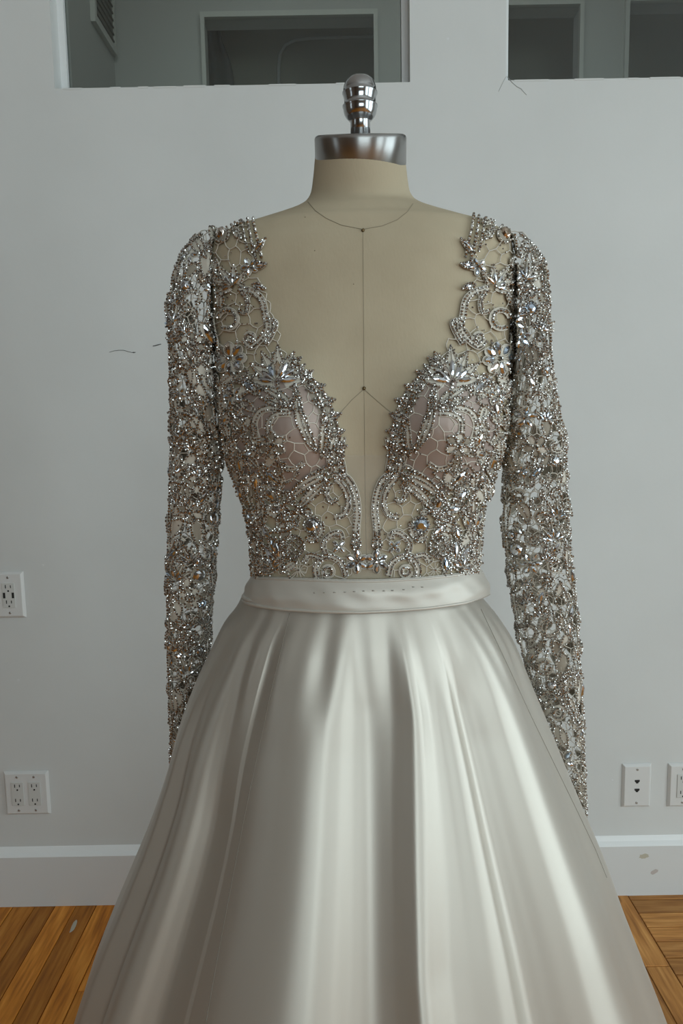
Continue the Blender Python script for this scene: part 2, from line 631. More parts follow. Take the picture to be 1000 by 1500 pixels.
wall_line('hairline_scuff', [(160, 516), (167, 514), (174, 513), (181, 513), (188, 515), (194, 516.5), (199, 516)], 0.0008, 'scuff')
blob('scuff_spot', 196, 516.3, 0.0045, 0.0016, 0.0, 'scuff', wall_back, DW, 8)
wall_line('hairline_scuff', [(224, 507), (228, 506.2), (232, 505), (236, 504)], 0.0013, 'scuff')
wall_line('plaster_crack', [(742, 112), (750, 121), (757, 127), (763, 130), (767, 135), (771, 139)], 0.0009, 'crack_line')
wall_line('plaster_crack', [(741, 112), (735, 124), (730, 134)], 0.0006, 'crack_line')
for k, (x, y) in enumerate(((655, 57), (63, 828), (27, 996), (896, 1143))):
    blob('paint_fleck', x, y, 0.004, 0.003, 0.3, 'trim_paint', wall_back, DW, 20 + k)

# ---- floor: strip planks running back to the wall, parquet squares on the right
floor = empty('floor')
tag(floor, 'honey brown wood strip floor with parquet squares', kind='structure')
mb = MB(); mb.box((LX, FY, -0.06), (RX, DW, -0.012)); mb.build('subfloor', 'subfloor', floor)
PW = 0.058
XB = None
# px of the border strip on the right: line from (918,1308) to (1000,1462)
def on_floor(px, py):
    d = ray(px, py)
    return CO + d * (-HC / d.z)
xb = on_floor(930, 1330).x          # joint between border strip and parquet square
def plank(x0, x1, y0, y1, mat, along='y'):
    g = 0.0009 if along == 'y' else 0.0015
    lx, ly = (x1 - x0) - 2 * g, (y1 - y0) - 2 * g
    mb = MB()
    top = random.uniform(-0.0006, 0.0006)
    h = (ly if along == 'y' else lx) / 2
    wd = (lx if along == 'y' else ly) / 2
    c = 0.0012
    b0 = [(-h, -wd), (h, -wd), (h, wd), (-h, wd)]
    t0 = [(-h + c, -wd + c), (h - c, -wd + c), (h - c, wd - c), (-h + c, wd - c)]
    for p in b0: mb.v.append(Vector((*p, -0.012)))
    for p in b0: mb.v.append(Vector((*p, top - c)))
    for p in t0: mb.v.append(Vector((*p, top)))
    for i in range(4):
        j = (i + 1) % 4
        mb.face((i, j, 4 + j, 4 + i)); mb.face((4 + i, 4 + j, 8 + j, 8 + i))
    mb.face((8, 9, 10, 11))
    o = mb.build('plank', mat, floor)
    o.location = ((x0 + x1) / 2, (y0 + y1) / 2, 0)
    if along == 'y':
        o.rotation_euler.z = R(90)
    return o


x = xb
rows = []
n = 0
while x > -1.45:
    x0 = x - PW * random.choice((0.96, 1.0, 1.0, 1.04))
    y = DW - 0.012
    first = True
    while y > 0.45:
        ln = random.uniform(0.5, 1.35) if not first else random.uniform(0.25, 1.2)
        if x == xb:
            ln = 0.28
        ya = max(0.4, y - ln)
        plank(x0, x, ya, y, 'plank_wood' if x < 0.2 else 'parquet_wood')
        y = ya; first = False
    x = x0
# right of the border: first a strip along the wall, then short pieces laid crosswise
y = DW - 0.012
i = 0
for wd in [0.026, 0.056, 0.058, 0.054, 0.058, 0.056, 0.058, 0.055, 0.058, 0.057, 0.058, 0.056, 0.058, 0.056, 0.058, 0.056, 0.058, 0.056, 0.058]:
    xx = xb
    while xx < 1.45:
        ln = 0.29 * 1.0
        plank(xx, xx + ln, y - wd, y, 'parquet_wood', 'x'); xx += ln
    y -= wd
mb = MB()
mb.box((LX, FY, -0.012), (RX, 0.4, -0.0005))
mb.box((LX, 0.4, -0.012), (x, DW, -0.0005)); mb.box((1.74, 0.4, -0.012), (RX, DW, -0.0005)); mb.box((xb, 0.4, -0.012), (1.74, y, -0.0005))
o = mb.build('floorboards', 'plank_wood', floor); o['kind'] = 'stuff'
# pale scrape of paint on one plank
c = on_floor(108, 1357)
mb = MB(); mb.v.append(Vector((c.x, c.y, 0.0012)))
for k in range(10):
    a = 2 * math.pi * k / 10
    q = random.uniform(0.75, 1.2)
    mb.v.append(Vector((c.x + 0.0065 * q * math.cos(a), c.y + 0.024 * q * math.sin(a), 0.0009)))
for k in range(10): mb.face((0, 1 + k, 1 + (k + 1) % 10))
mb.build('paint_scrape', 'stain', floor)


# ---- wall plates
def plate_mesh(w_, h_):
    t = 0.0085; ins = 0.006
    mb = MB()
    for (a, c, y) in ((w_ / 2, h_ / 2, 0), (w_ / 2, h_ / 2, -0.002), (w_ / 2 - ins, h_ / 2 - ins, -t)):
        for (sx, sz) in ((-1, -1), (1, -1), (1, 1), (-1, 1)):
            mb.v.append(Vector((sx * a, y, sz * c)))
    for L_ in (0, 4):
        for i in range(4):
            j = (i + 1) % 4
            mb.face((L_ + i, L_ + j, L_ + 4 + j, L_ + 4 + i))
    mb.face((8, 9, 10, 11)); mb.face((3, 2, 1, 0))
    return mb


def socket(parent, cx, usb):
    sk = MB(); w_, h_ = 0.0335, 0.067
    sk.box((cx - w_ / 2, -0.0105, -h_ / 2), (cx + w_ / 2, -0.008, h_ / 2))
    so = bevel(sk.build('receptacle', 'socket_plastic', parent), 0.0012)
    for s in (1, -1):
        zc = s * 0.0205
        for dx, hh in ((-0.0065, 0.0045), (0.0065, 0.0037)):
            q = MB(); q.box((cx + dx - 0.0011, -0.0109, zc + 0.003 - hh), (cx + dx + 0.0011, -0.0100, zc + 0.003 + hh)); q.build('slot', 'slot_black', so)
        q = MB(); q.lathe([(0.0024, -0.0002), (0.0024, 0.0006)], 12, 0, Matrix.Translation((cx + 0.0, -0.0103, zc - 0.0085)) @ Matrix.Rotation(R(90), 4, 'X'))
        q.build('ground_hole', 'slot_black', so)
    if usb:
        for s in (1, -1):
            q = MB(); q.box((cx + s * 0.0115 - 0.003, -0.0109, -0.0075), (cx + s * 0.0115 + 0.003, -0.0100, 0.0075)); q.build('charging_port', 'slot_black', so)


def screw(parent, cx, z):
    q = MB(); q.lathe([(0.0034, 0), (0.0034, 0.0006), (0.0022, 0.0014)], 14, 0, Matrix.Translation((cx, -0.0085, z)) @ Matrix.Rotation(R(90), 4, 'X'))
    q.build('screw', 'screw_metal', parent)


def wall_plate(name, px, py, w_, kind, label, cat):
    c = atY(px, py, DW)
    e = empty(name, (c.x, DW, c.z))
    bevel(plate_mesh(w_, 0.124).build('cover_plate', 'plate_plastic', e), 0.0016)
    if kind == 'jack':
        for z in (0.0135, -0.0115):
            q = MB()
            pr = [(-0.0068, 0.0045), (-0.0068, 0.0), (-0.003, -0.0035), (-0.003, -0.0055), (0.003, -0.0055), (0.003, -0.0035), (0.0068, 0.0), (0.0068, 0.0045)]
            for yy in (-0.0089, -0.0080):
                for (a, c2) in pr: q.v.append(Vector((a, yy, z + c2)))
            q.face(list(range(8))); q.face([8 + i for i in range(8)][::-1])
            for i in range(8): q.face((i, 8 + i, 8 + (i + 1) % 8, (i + 1) % 8))
            q.build('jack_opening', 'slot_black', e)
        screw(e, 0, 0.0475); screw(e, 0, -0.0475)
    else:
        xs = [0] if kind in ('single', 'usb') else [-0.023, 0.023]
        for x in xs:
            socket(e, x, kind == 'usb')
            screw(e, x, 0.0475); screw(e, x, -0.0475)
    return tag(e, label, cat)


wall_plate('wall_outlet', 15, 871, 0.079, 'usb', 'white wall outlet with two charging ports, the higher of the plates on the wall', 'outlet')
wall_plate('wall_outlet', 40.5, 1160.5, 0.122, 'double', 'wide white double outlet plate with four sockets above the baseboard', 'outlet')
wall_plate('jack_plate', 931, 1149.5, 0.079, 'jack', 'white wall plate with two black data jacks beside the beaded sleeve', 'wall plate')
wall_plate('wall_outlet', 998, 1149, 0.079, 'single', 'white single outlet plate cut by the picture edge, next to the jack plate', 'outlet')

# ================================================================== THE DRESS FORM
YF = 0.92                                    # distance of the form's axis from the camera
X0 = atY(532, 600, YF).x


def zpx(y, Y=YF):
    return atY(532, y, Y).z


def wpx(hw, y):
    """half width in metres of hw pixels at the form's axis"""
    return (atY(532 + hw, y, YF).x - atY(532 - hw, y, YF).x) / 2


# y px, half-width px, front depth m, back depth m, centre shift in Y (m, + = back), tilt (deg, front down)
RINGS = [
    (232, 65, 0.053, 0.053, -0.010, 18), (250, 67, 0.0545, 0.0545, -0.007, 18), (268, 69.5, 0.057, 0.057, -0.003, 17),
    (280, 72, 0.060, 0.060, 0.000, 15), (290, 78, 0.064, 0.062, 0.003, 12), (298, 90, 0.068, 0.064, 0.005, 9), (306, 108, 0.072, 0.066, 0.007, 6), (316, 138, 0.077, 0.069, 0.009, 4),
    (326, 168, 0.081, 0.073, 0.010, 2), (336, 195, 0.085, 0.077, 0.010, 0), (350, 214, 0.089, 0.082, 0.010, 0), (372, 222, 0.094, 0.087, 0.008, 0), (410, 221, 0.099, 0.092, 0.006, 0),
    (460, 216, 0.103, 0.096, 0.004, 0), (520, 211, 0.106, 0.098, 0.002, 0), (580, 209, 0.106, 0.097, 0, 0),
    (640, 203, 0.102, 0.094, 0, 0), (690, 191, 0.099, 0.090, 0, 0), (740, 175, 0.096, 0.086, 0, 0), (790, 166, 0.094, 0.084, 0, 0),
    (840, 164, 0.093, 0.083, 0, 0), (870, 162, 0.092, 0.083, 0, 0), (940, 166, 0.095, 0.088, 0, 0), (1040, 172, 0.098, 0.094, 0, 0)]
ry = [q[0] for q in RINGS]
RF = [smooth_interp(ry, [q[k] for q in RINGS]) for k in range(1, 6)]
BUST = [(-0.082, 0.0), (0.082, 0.0)]
ZB = zpx(628)
TORSO_Y = [232 + i * 4 for i in range(32)] + list(range(360, 1041, 8))
NPHI = 96


def torso_point(y, phi, off=0.0):
    hw, bf, bbk, sh, tilt = [f(y) for f in RF]
    a = wpx(hw, y) + off
    z = zpx(y)
    c, s = math.cos(phi), math.sin(phi)
    # slightly squared section through the chest, round at the neck
    e = interp(y, [290, 360, 600, 850], [1.0, 0.86, 0.9, 0.95])
    x = a * math.copysign(abs(c) ** e, c)
    yy = -(bf + off) * math.copysign(abs(s) ** e, s) if s > 0 else -(bbk + off) * math.copysign(abs(s) ** e, s)
    p = Vector((x, yy, 0))
    if s > 0 and 430 < y < 860:
        for bx, _ in BUST:
            dz = z - ZB
            sz = 0.062 if dz > 0 else 0.046
            p.y -= 0.042 * math.exp(-((x - bx) / 0.050) ** 2 - (dz / sz) ** 2) * min(1, s * 2.5)
    t = R(tilt)
    return Vector((X0 + p.x, YF + sh + p.y * math.cos(t), z + p.y * math.sin(t)))


mb = MB()
grid(mb, [[torso_point(y, 2 * math.pi * k / NPHI) for k in range(NPHI)] for y in TORSO_Y])
n = len(mb.v)
mb.face([n - NPHI + k for k in range(NPHI)]); mb.face(list(range(NPHI))[::-1])
form = empty('dress_form', (X0, YF, 0))
def under(o, par):
    """parent while keeping the world-space mesh in place"""
    o.parent = par
    o.matrix_parent_inverse = Matrix.Translation(par.location).inverted()
    return o
torso = under(mb.build('torso', 'linen'), form)
torso_bvh = BVHTree.FromPolygons([tuple(v) for v in mb.v], mb.f)


def cast(px, py, bvh=None):
    h = (bvh or torso_bvh).ray_cast(CO, ray(px, py))
    return h[0], h[1]


def surf_tube(name, pts, r, mat, parent, lift=0.0003, bvh=None, sub=8):
    P, NN = [], []
    for i in range(len(pts) - 1):
        for k in range(sub):
            t = k / sub
            q = (pts[i][0] * (1 - t) + pts[i + 1][0] * t, pts[i][1] * (1 - t) + pts[i + 1][1] * t)
            c, nn = cast(*q, bvh)
            if c:
                if nn.y > 0: nn = -nn
                P.append(c + nn * lift); NN.append(nn)
    mb = MB(); mb.tube(P, r, NN, sides=5)
    return under(mb.build(name, mat), parent)


surf_tube('center_seam', [(531.5, 338), (532.5, 450), (533, 570), (534.5, 700), (537, 842)], 0.0002, 'seam_thread', form)
surf_tube('neck_seam', [(451, 296), (462, 309), (478, 320), (500, 330), (531, 336), (560, 331), (582, 322), (597, 310), (606, 297)], 0.0003, 'seam_thread', form)
surf_tube('bust_seam', [(533, 570), (515, 586), (497, 606), (485, 622), (470, 650)], 0.0003, 'seam_thread', form)
surf_tube('bust_seam', [(533, 570), (552, 587), (570, 602), (590, 620), (604, 650)], 0.0003, 'seam_thread', form)
for (x, y) in ((531.5, 338), (533, 569)):
    c, nn = cast(x, y)
    q = MB(); q.bead(c + nn * 0.001, 0.0022, 0); under(q.build('pin', 'pin_metal'), form)
for (x, y) in ((447, 318), (518, 416), (461, 367)):
    c, nn = cast(x, y)
    q = MB(); q.bead(c, 0.0008, 0); under(q.build('speck', 'seam_thread'), form)

# neck cap and finial, on the tilted axis of the neck
top_c = Vector((X0, YF - 0.010, zpx(241)))
AX = Matrix.Translation(top_c) @ Matrix.Rotation(R(18), 4, 'X')
dxl = atY(528, 230, YF).x - X0
cr_ = wpx(66, 220)
mb = MB()
hcap = 0.0275
prof_c = [(cr_ * 0.9, -0.006), (cr_, -0.004), (cr_, hcap - 0.004), (cr_ - 0.0012, hcap - 0.0015), (cr_ - 0.004, hcap), (cr_ * 0.5, hcap + 0.0008), (0.006, hcap + 0.001)]
mb.lathe(prof_c, 72, 0, Matrix.Translation((dxl * 0.6, 0, 0)) @ AX)
under(mb.build('neck_cap', 'brushed_steel'), form)
mb = MB()
q = wpx(1, 140)
H0 = hcap
pf = [(14.2, -8), (14.2, 27), (14.6, 29), (17, 31), (20.5, 36), (22.9, 42), (23.9, 48), (24.2, 53), (25.3, 55.5), (25.3, 57), (23.4, 58.5), (22.6, 63), (22.8, 69), (24.0, 76), (25.3, 80), (25.3, 81.5), (23.6, 83), (23.7, 88), (22.9, 94), (21.2, 100), (18.2, 105.5), (13.6, 110), (7.5, 112.8), (3, 113.6), (0.6, 113.8)]
kz = q * 0.73
mb.lathe([(r_ * q, z_ * kz) for r_, z_ in pf], 56, 0, Matrix.Translation((dxl * 0.6, 0, 0)) @ AX @ Matrix.Translation((0, 0, H0 - 0.002)) @ Matrix.Rotation(R(-17), 4, 'X'))
under(mb.build('finial', 'polished_steel'), form)
# stand below the skirt
mb = MB(); mb.lathe([(0.016, 0.03), (0.016, zpx(1040) + 0.01)], 20, 0, Matrix.Translation((X0, YF, 0)))
under(mb.build('pole', 'stand_steel'), form)
mb = MB(); mb.lathe([(0.20, 0.0), (0.20, 0.015), (0.18, 0.025), (0.03, 0.05), (0.02, 0.06)], 40, 0, Matrix.Translation((X0, YF, 0)))
under(mb.build('base', 'stand_steel'), form)
tag(form, 'beige linen dress form with steel neck cap and ridged steel finial', 'dress form')

# ================================================================== THE GOWN
gown = empty('wedding_gown', (X0, YF, 0))
tag(gown, 'ivory satin wedding gown with silver beaded lace bodice and long sheer sleeves', 'gown')

# ---- skirt
SIL = [(858, 360, 694), (872, 353, 701), (885, 346, 712), (905, 330, 728), (940, 312, 750), (1000, 284, 775), (1060, 262, 800), (1120, 246, 824),
       (1190, 222, 853), (1255, 195, 880), (1325, 165, 905), (1390, 140, 930), (1500, 108, 972)]
sz_, sl_, sr_ = [], [], []
for y, l_, r_ in SIL:
    pl, pr = atY(l_, y, YF), atY(r_, y, YF)
    sz_.append((pl.z + pr.z) / 2); sl_.append(X0 - pl.x); sr_.append(pr.x - X0)
# continue to the floor
k1 = (sl_[-1] - sl_[-3]) / (sz_[-3] - sz_[-1]); k2 = (sr_[-1] - sr_[-3]) / (sz_[-3] - sz_[-1])
zend = 0.006
sl_.append(sl_[-1] + k1 * 0.85 * (sz_[-1] - zend)); sr_.append(sr_[-1] + k2 * 0.85 * (sz_[-1] - zend)); sz_.append(zend)
fl = smooth_interp(sz_[::-1], sl_[::-1]); fr_ = smooth_interp(sz_[::-1], sr_[::-1])
ZW = sz_[0]
# folds: angle (deg, 0 = right, 90 = front, 180 = left), radial offset (cm) at full depth
FOLDS = [(0, 0), (12, -.6), (20, -1.0), (30, .1), (37, 1.2), (43, 1.7), (47, 1.5), (51, .4), (55, -1.1), (58.5, -2.0), (61, -1.4), (63, -.6), (65.5, -.3), (70, -.65),
         (73, -.55), (77, .4), (79.5, 1.15), (81, 1.2), (83, .3), (86, -1.2), (91, -2.05), (95, -1.2), (99, .6), (103, 1.8), (107, 2.1), (112, 1.85), (119, .9), (127, -.7),
         (133, -1.8), (136.5, -2.2), (139.5, -1.2), (142.5, .3), (146, .8), (150, .1), (153.5, -.9), (156.5, .1), (159.5, 1.3), (163, 1.3), (168, .2), (176, -.6)]
FB = [(190, 1), (205, -1), (222, 1.2), (238, -1), (255, 1.2), (270, -1.2), (286, 1.2), (302, -1.1), (318, 1.1), (334, -1), (348, .8), (360, .2)]
fa = [q[0] for q in FOLDS + FB]; fo = [q[1] for q in FOLDS + FB]
fold = smooth_interp(fa, fo)


def skirt_point(phi, z, off=0.0):
    d = math.degrees(phi) % 360
    c, s = math.cos(phi), math.sin(phi)
    drop = ZW - z
    a = (fr_(z) if c > 0 else fl(z))
    bf = interp(drop, [0, 0.05, 0.15, 0.4, 0.7, 1.2], [0.098, 0.118, 0.150, 0.245, 0.36, 0.52])
    bk = interp(drop, [0, 0.05, 0.15, 0.4, 0.7, 1.2], [0.090, 0.115, 0.155, 0.27, 0.42, 0.66])
    b_ = bf if s > 0 else bk
    rr = math.sqrt((a * c) ** 2 + (b_ * s) ** 2)
    g = min(1.0, max(0.0, (drop - 0.010) / 0.10)) ** 0.9 * rr / 0.30
    d += 4.0 * math.exp(-((d - 77) / 9) ** 2) * min(1, max(-0.6, (0.26 - drop) / 0.15))
    f = fold(d) * 0.0105 * g
    if 128 < d < 200:
        f *= 0.25 + 0.60 * min(1, max(0, (drop - 0.08) / 0.16))
    # soft gathers right under the sash
    gg = math.exp(-((drop - 0.065) / 0.05) ** 2)
    f += gg * (0.0032 * math.exp(-((d - 119) / 5) ** 2) - 0.0032 * math.exp(-((d - 106) / 5) ** 2) + 0.0025 * math.exp(-((d - 133) / 4) ** 2) - 0.0015 * math.exp(-((d - 66) / 4) ** 2))
    f += 0.0008 * gg * math.sin(phi * 33 + .4)
    side = abs(c) ** 14
    f *= 1 - 0.85 * side
    return Vector((X0 + a * c + c * (f + off), YF - b_ * s - s * (f + off), z))


NS = 600
rows = []
zz = [ZW - (ZW - zend) * ((i / 110) ** 1.25) for i in range(111)]
for z in zz:
    rows.append([skirt_point(2 * math.pi * k / NS, z) for k in range(NS)])
mb = MB(); grid(mb, rows[::-1])
skirt = under(mb.build('skirt', 'skirt_satin'), gown)
skirt_bvh = BVHTree.FromPolygons([tuple(v) for v in mb.v], mb.f)


def sub_of(o, par):
    """child of a part: everything is in world coordinates, so cancel the gown's offset once"""
    o.parent = par
    o.matrix_parent_inverse = Matrix.Identity(4)
    return o


def skirt_seam(pts):
    P, NN = [], []
    for i in range(len(pts) - 1):
        for k in range(10):
            t = k / 10
            q = (pts[i][0] * (1 - t) + pts[i + 1][0] * t, pts[i][1] * (1 - t) + pts[i + 1][1] * t)
            c, nn = cast(*q, skirt_bvh)
            if c:
                if nn.dot(ray(*q)) > 0: nn = -nn
                P.append(c + nn * 0.0001); NN.append(nn)
    mb = MB(); mb.tube(P, 0.00045, NN, sides=5)
    return sub_of(mb.build('panel_seam', 'skirt_seam'), skirt)


skirt_seam([(424, 898), (412, 950), (395, 1020), (376, 1110), (357, 1200), (338, 1300), (318, 1405), (303, 1490), (301, 1499)])
skirt_seam([(704, 892), (722, 930), (748, 985), (778, 1050), (812, 1120), (846, 1190), (872, 1245), (890, 1290)])

# ---- sash: folded satin band round the waist
def sash_ring(yc, off, phi):
    # band follows the waist, dips a little in front
    hw, bf, bbk, sh, tilt = [f(min(yc, 880)) for f in RF]
    return None


SASH_TOP = [(362, 845), (400, 845), (450, 847), (500, 849), (540, 849), (600, 846), (650, 841), (692, 834)]
SASH_BOT = [(348, 880), (370, 886), (420, 892), (470, 895), (520, 896), (560, 894), (610, 890), (660, 883), (706, 870)]
def band_z(tbl, phi):
    # heights measured along the front edge, mirrored softly to the back
    c = math.cos(phi)
    x = 532 + 174 * c
    y = interp(x, [q[0] for q in tbl], [q[1] for q in tbl])
    s = math.sin(phi)
    Yp = YF - 0.10 * max(0, s) if s > 0 else YF
    return atY(x, y, Yp).z


def sash_pt(phi, v, off=0.0):
    zt_, zb_ = band_z(SASH_TOP, phi), band_z(SASH_BOT, phi)
    z = zt_ + (zb_ - zt_) * v
    c, s = math.cos(phi), math.sin(phi)
    aT, aB = wpx(166, 842), wpx(178, 880)
    a = aT + (aB - aT) * v
    b0 = (0.0985 + (0.108 - 0.0985) * v) if s > 0 else (0.088 + 0.016 * v)
    bulge = 0.0028 * math.sin(math.pi * v) + 0.0007 * math.sin(v * 9 + 2.2 * math.sin(phi * 3 + 1)) * math.sin(math.pi * v)
    wr = 0.0004 * math.sin(phi * 23 + v * 6) * math.sin(math.pi * v)
    r_ = bulge + wr + off
    return Vector((X0 + (a + r_) * c, YF - (b0 + r_) * s, z))


mb = MB()
NPS = 220
vs = [i / 16 for i in range(17)]
outer = [[sash_pt(2 * math.pi * k / NPS, v, 0.0018) for k in range(NPS)] for v in vs]
inner = [[sash_pt(2 * math.pi * k / NPS, v, -0.0022) for k in range(NPS)] for v in (1.0, 0.5, 0.0)]
grid(mb, outer + inner + [outer[0]])
sash = under(mb.build('sash', 'sash_satin'), gown)
sash_bvh = BVHTree.FromPolygons([tuple(v) for v in mb.v], mb.f)
# turned-under fold at the wearer's right side and lower rolled edge
for (v0, ph0, ph1, rr) in ((0.96, 20, 172, 0.0016), (0.72, 150, 186, 0.0026), (0.86, 138, 184, 0.0022), (0.06, 10, 172, 0.0012)):
    P, NN = [], []
    for k in range(60):
        ph = R(ph0 + (ph1 - ph0) * k / 59)
        vv = v0 + (0.10 * (1 - k / 59) if rr > 0.002 else 0)
        p = sash_pt(ph, min(vv, 0.99), 0.0014)
        P.append(p); NN.append(Vector((math.cos(ph), -math.sin(ph), 0)))
    q = MB(); q.tube(P, [rr * min(1, 6 * k / 59, 6 * (59 - k) / 59 + 0.05) + 0.0002 for k in range(60)], NN, sides=8)
    sub_of(q.build('fold', 'sash_satin'), sash)
for k in range(12):
    x = 462 + k * 14.2 + random.uniform(-1.5, 1.5)
    y = 869 - 0.000 * x - (4 if x > 600 else 0) + random.uniform(-.8, .8) - (x - 462) * 0.035
    c, nn = cast(x, y, sash_bvh)
    if not c: continue
    if nn.y > 0: nn = -nn
    q = MB()
    t = Vector((1, 0, 0.02))
    q.tube([c - t * 0.0012 + nn * 0.0001, c + nn * 0.0005, c + t * 0.0012 + nn * 0.0001], 0.00055, [nn] * 3, sides=5)
    sub_of(q.build('stitch', 'stitch_shaded'), sash)

# ---- bust cups under the lace
def cup(cx, cy, rx, ry_):
    mb = MB()
    rows = []
    ok = True
    for j in range(13):
        row = []
        for k in range(36):
            a = 2 * math.pi * k / 36
            rr = j / 12
            px, py = cx + rx * rr * math.cos(a), cy + ry_ * rr * math.sin(a)
            c, nn = cast(px, py)
            if c is None:
                c, nn, _, _ = torso_bvh.find_nearest(atY(px, py, YF))
            if nn.dot(ray(px, py)) > 0: nn = -nn
            row.append(c + nn * (0.0022 * (1 - rr ** 8) + 0.0003))
        rows.append(row)
    grid(mb, rows)
    return under(mb.build('bust_cup', 'cup_satin'), gown)


cup(416, 634, 76, 90)
cup(656, 630, 76, 90)
# sheer panel across the plunge
mb = MB()
rows = []
for j in range(16):
    y = 666 + (846 - 666) * j / 15
    hw = interp(y, [666, 720, 846], [36, 26, 22])
    row = []
    for k in range(11):
        px = 537 - hw + 2 * hw * k / 10
        c, nn = cast(px, y)
        if nn.y > 0: nn = -nn
        row.append(c + nn * 0.0025)
    rows.append(row)
grid(mb, rows, closed=False)
under(mb.build('sheer_panel', 'sheer_tulle'), gown)

# ------------------------------------------------------------------ lace machinery
LACE = ['lace_thread', 'silver_bead', 'lace_ground']
bodice = under(empty('bodice', (0, 0, 0)), gown)
bodice.location = (0, 0, 0)
CX = lambda y: 531.5 + (y - 330) * 0.011


class Front:
    """maps points in photograph units on the right half of the bodice onto its surface; mirrored for the left half"""
    def __init__(self, sgn):
        self.sgn = sgn

    def __call__(self, h, y, lift=0.003):
        px = CX(y) + self.sgn * h
        c, nn = cast(px, y)
        if c is None:
            c, nn, _, _ = torso_bvh.find_nearest(atY(px, y, YF + 0.0))
        if nn.dot(ray(px, y)) > 0: nn = -nn
        return c + nn * lift, nn
    unit = 1 / 1215.0       # one photograph pixel on the bodice, in metres


def spline(pts, step):
    """Catmull-Rom through 2-D pts resampled at about step"""
    P = [pts[0]] + list(pts) + [pts[-1]]
    out = []
    for i in range(1, len(P) - 2):
        p0, p1, p2, p3 = P[i - 1], P[i], P[i + 1], P[i + 2]
        d = math.hypot(p2[0] - p1[0], p2[1] - p1[1])
        n = max(1, int(d / step + 0.5))
        for k in range(n):
            t = k / n
            out.append(tuple(0.5 * (2 * p1[a] + (p2[a] - p0[a]) * t + (2 * p0[a] - 5 * p1[a] + 4 * p2[a] - p3[a]) * t * t
                                    + (3 * p1[a] - p0[a] - 3 * p2[a] + p3[a]) * t ** 3) for a in (0, 1)))
    out.append(tuple(pts[-1]))
    return out


CRYSTALS = []        # (matrix, kind, parent)


class Motif:
    """one lace ornament: thread, ground and beads in one mesh"""
    def __init__(self, mp, name, parent):
        self.mp, self.name, self.parent = mp, name, parent
        self.mb = MB()

    def cord(self, pts, r=0.0006, lift=0.003, closed=False, step=3, mat=0):
        q = spline(pts, step) if len(pts) > 2 else pts
        P, NN = [], []
        for p in q:
            c, n_ = self.mp(*p, lift)
            P.append(c); NN.append(n_)
        self.mb.tube(P, r, NN, mat=mat, closed=closed, cap=False)

    def beads(self, pts, r=1.7, gap=1.02, lift=0.0042, jit=0.25, cord=True):
        r *= 1.18
        st = r * 2 * gap
        q = spline(pts, st)
        if cord:
            self.cord(pts, self.mp.unit * r * 0.75, lift - 0.001)
        for p in q:
            c, n_ = self.mp(p[0] + random.uniform(-jit, jit), p[1] + random.uniform(-jit, jit), lift)
            self.mb.bead(c, self.mp.unit * r * random.uniform(0.85, 1.15))

    def fill(self, outline, lift=0.0025, mat=0, bulge=0.001):
        n_ = len(outline)
        cx = sum(p[0] for p in outline) / n_; cy = sum(p[1] for p in outline) / n_
        o = len(self.mb.v)
        c, nn = self.mp(cx, cy, lift + bulge)
        self.mb.v.append(c)
        for s_ in (0.55, 1.0):
            for p in outline:
                q, _ = self.mp(cx + (p[0] - cx) * s_, cy + (p[1] - cy) * s_, lift + bulge * (1 - s_ * s_))
                self.mb.v.append(q)
        for k in range(n_):
            k2 = (k + 1) % n_
            self.mb.face((o, o + 1 + k, o + 1 + k2), mat, True)
            self.mb.face((o + 1 + k, o + 1 + n_ + k, o + 1 + n_ + k2, o + 1 + k2), mat, True)

    def band(self, pts, w0, w1=None, mat=0, lift=0.0028):
        """flat raised ribbon along pts"""
        q = spline(pts, 4)
        n_ = len(q)
        o = len(self.mb.v)
        for i, p in enumerate(q):
            a, c = q[max(0, i - 1)], q[min(n_ - 1, i + 1)]
            tx, ty = c[0] - a[0], c[1] - a[1]
            L_ = math.hypot(tx, ty) or 1
            nx, ny = -ty / L_, tx / L_
            wv_ = w0 + ((w1 if w1 is not None else w0) - w0) * i / max(1, n_ - 1)
            for s_, l_ in ((-1, 0), (0, 0.0008), (1, 0)):
                c3, _ = self.mp(p[0] + nx * wv_ * s_, p[1] + ny * wv_ * s_, lift + l_)
                self.mb.v.append(c3)
        for i in range(n_ - 1):
            for k in range(2):
                self.mb.face((o + i * 3 + k, o + i * 3 + k + 1, o + i * 3 + 3 + k + 1, o + i * 3 + 3 + k), mat, True)

    def crystal(self, x, y, ang, ln=14, wd=5, kind='marquise', lift=0.0045):
        c, n_ = self.mp(x, y, lift)
        d_, _ = self.mp(x + 3 * math.cos(ang), y + 3 * math.sin(ang), lift)
        t = (d_ - c); t -= n_ * t.dot(n_)
        if t.length < 1e-7: t = n_.orthogonal()
        t.normalize()
        u = n_.cross(t)
        # random small tilt so that stones catch different light
        M = Matrix((t, u, n_)).transposed().to_4x4()
        M = M @ Matrix.Rotation(random.uniform(-.28, .28), 4, 'X') @ Matrix.Rotation(random.uniform(-.2, .2), 4, 'Y')
        s_ = self.mp.unit
        M = Matrix.Translation(c) @ M @ Matrix.Diagonal((ln * s_ / 2, wd * s_ / 2, wd * s_ * 0.32, 1))
        CRYSTALS.append((M, kind, self.parent))

    def done(self):
        if not self.mb.v: return
        o = self.mb.build(self.name, LACE)
        o.parent = self.parent
        return o


def pol(cx, cy, r, a):
    return (cx + r * math.cos(a), cy + r * math.sin(a))


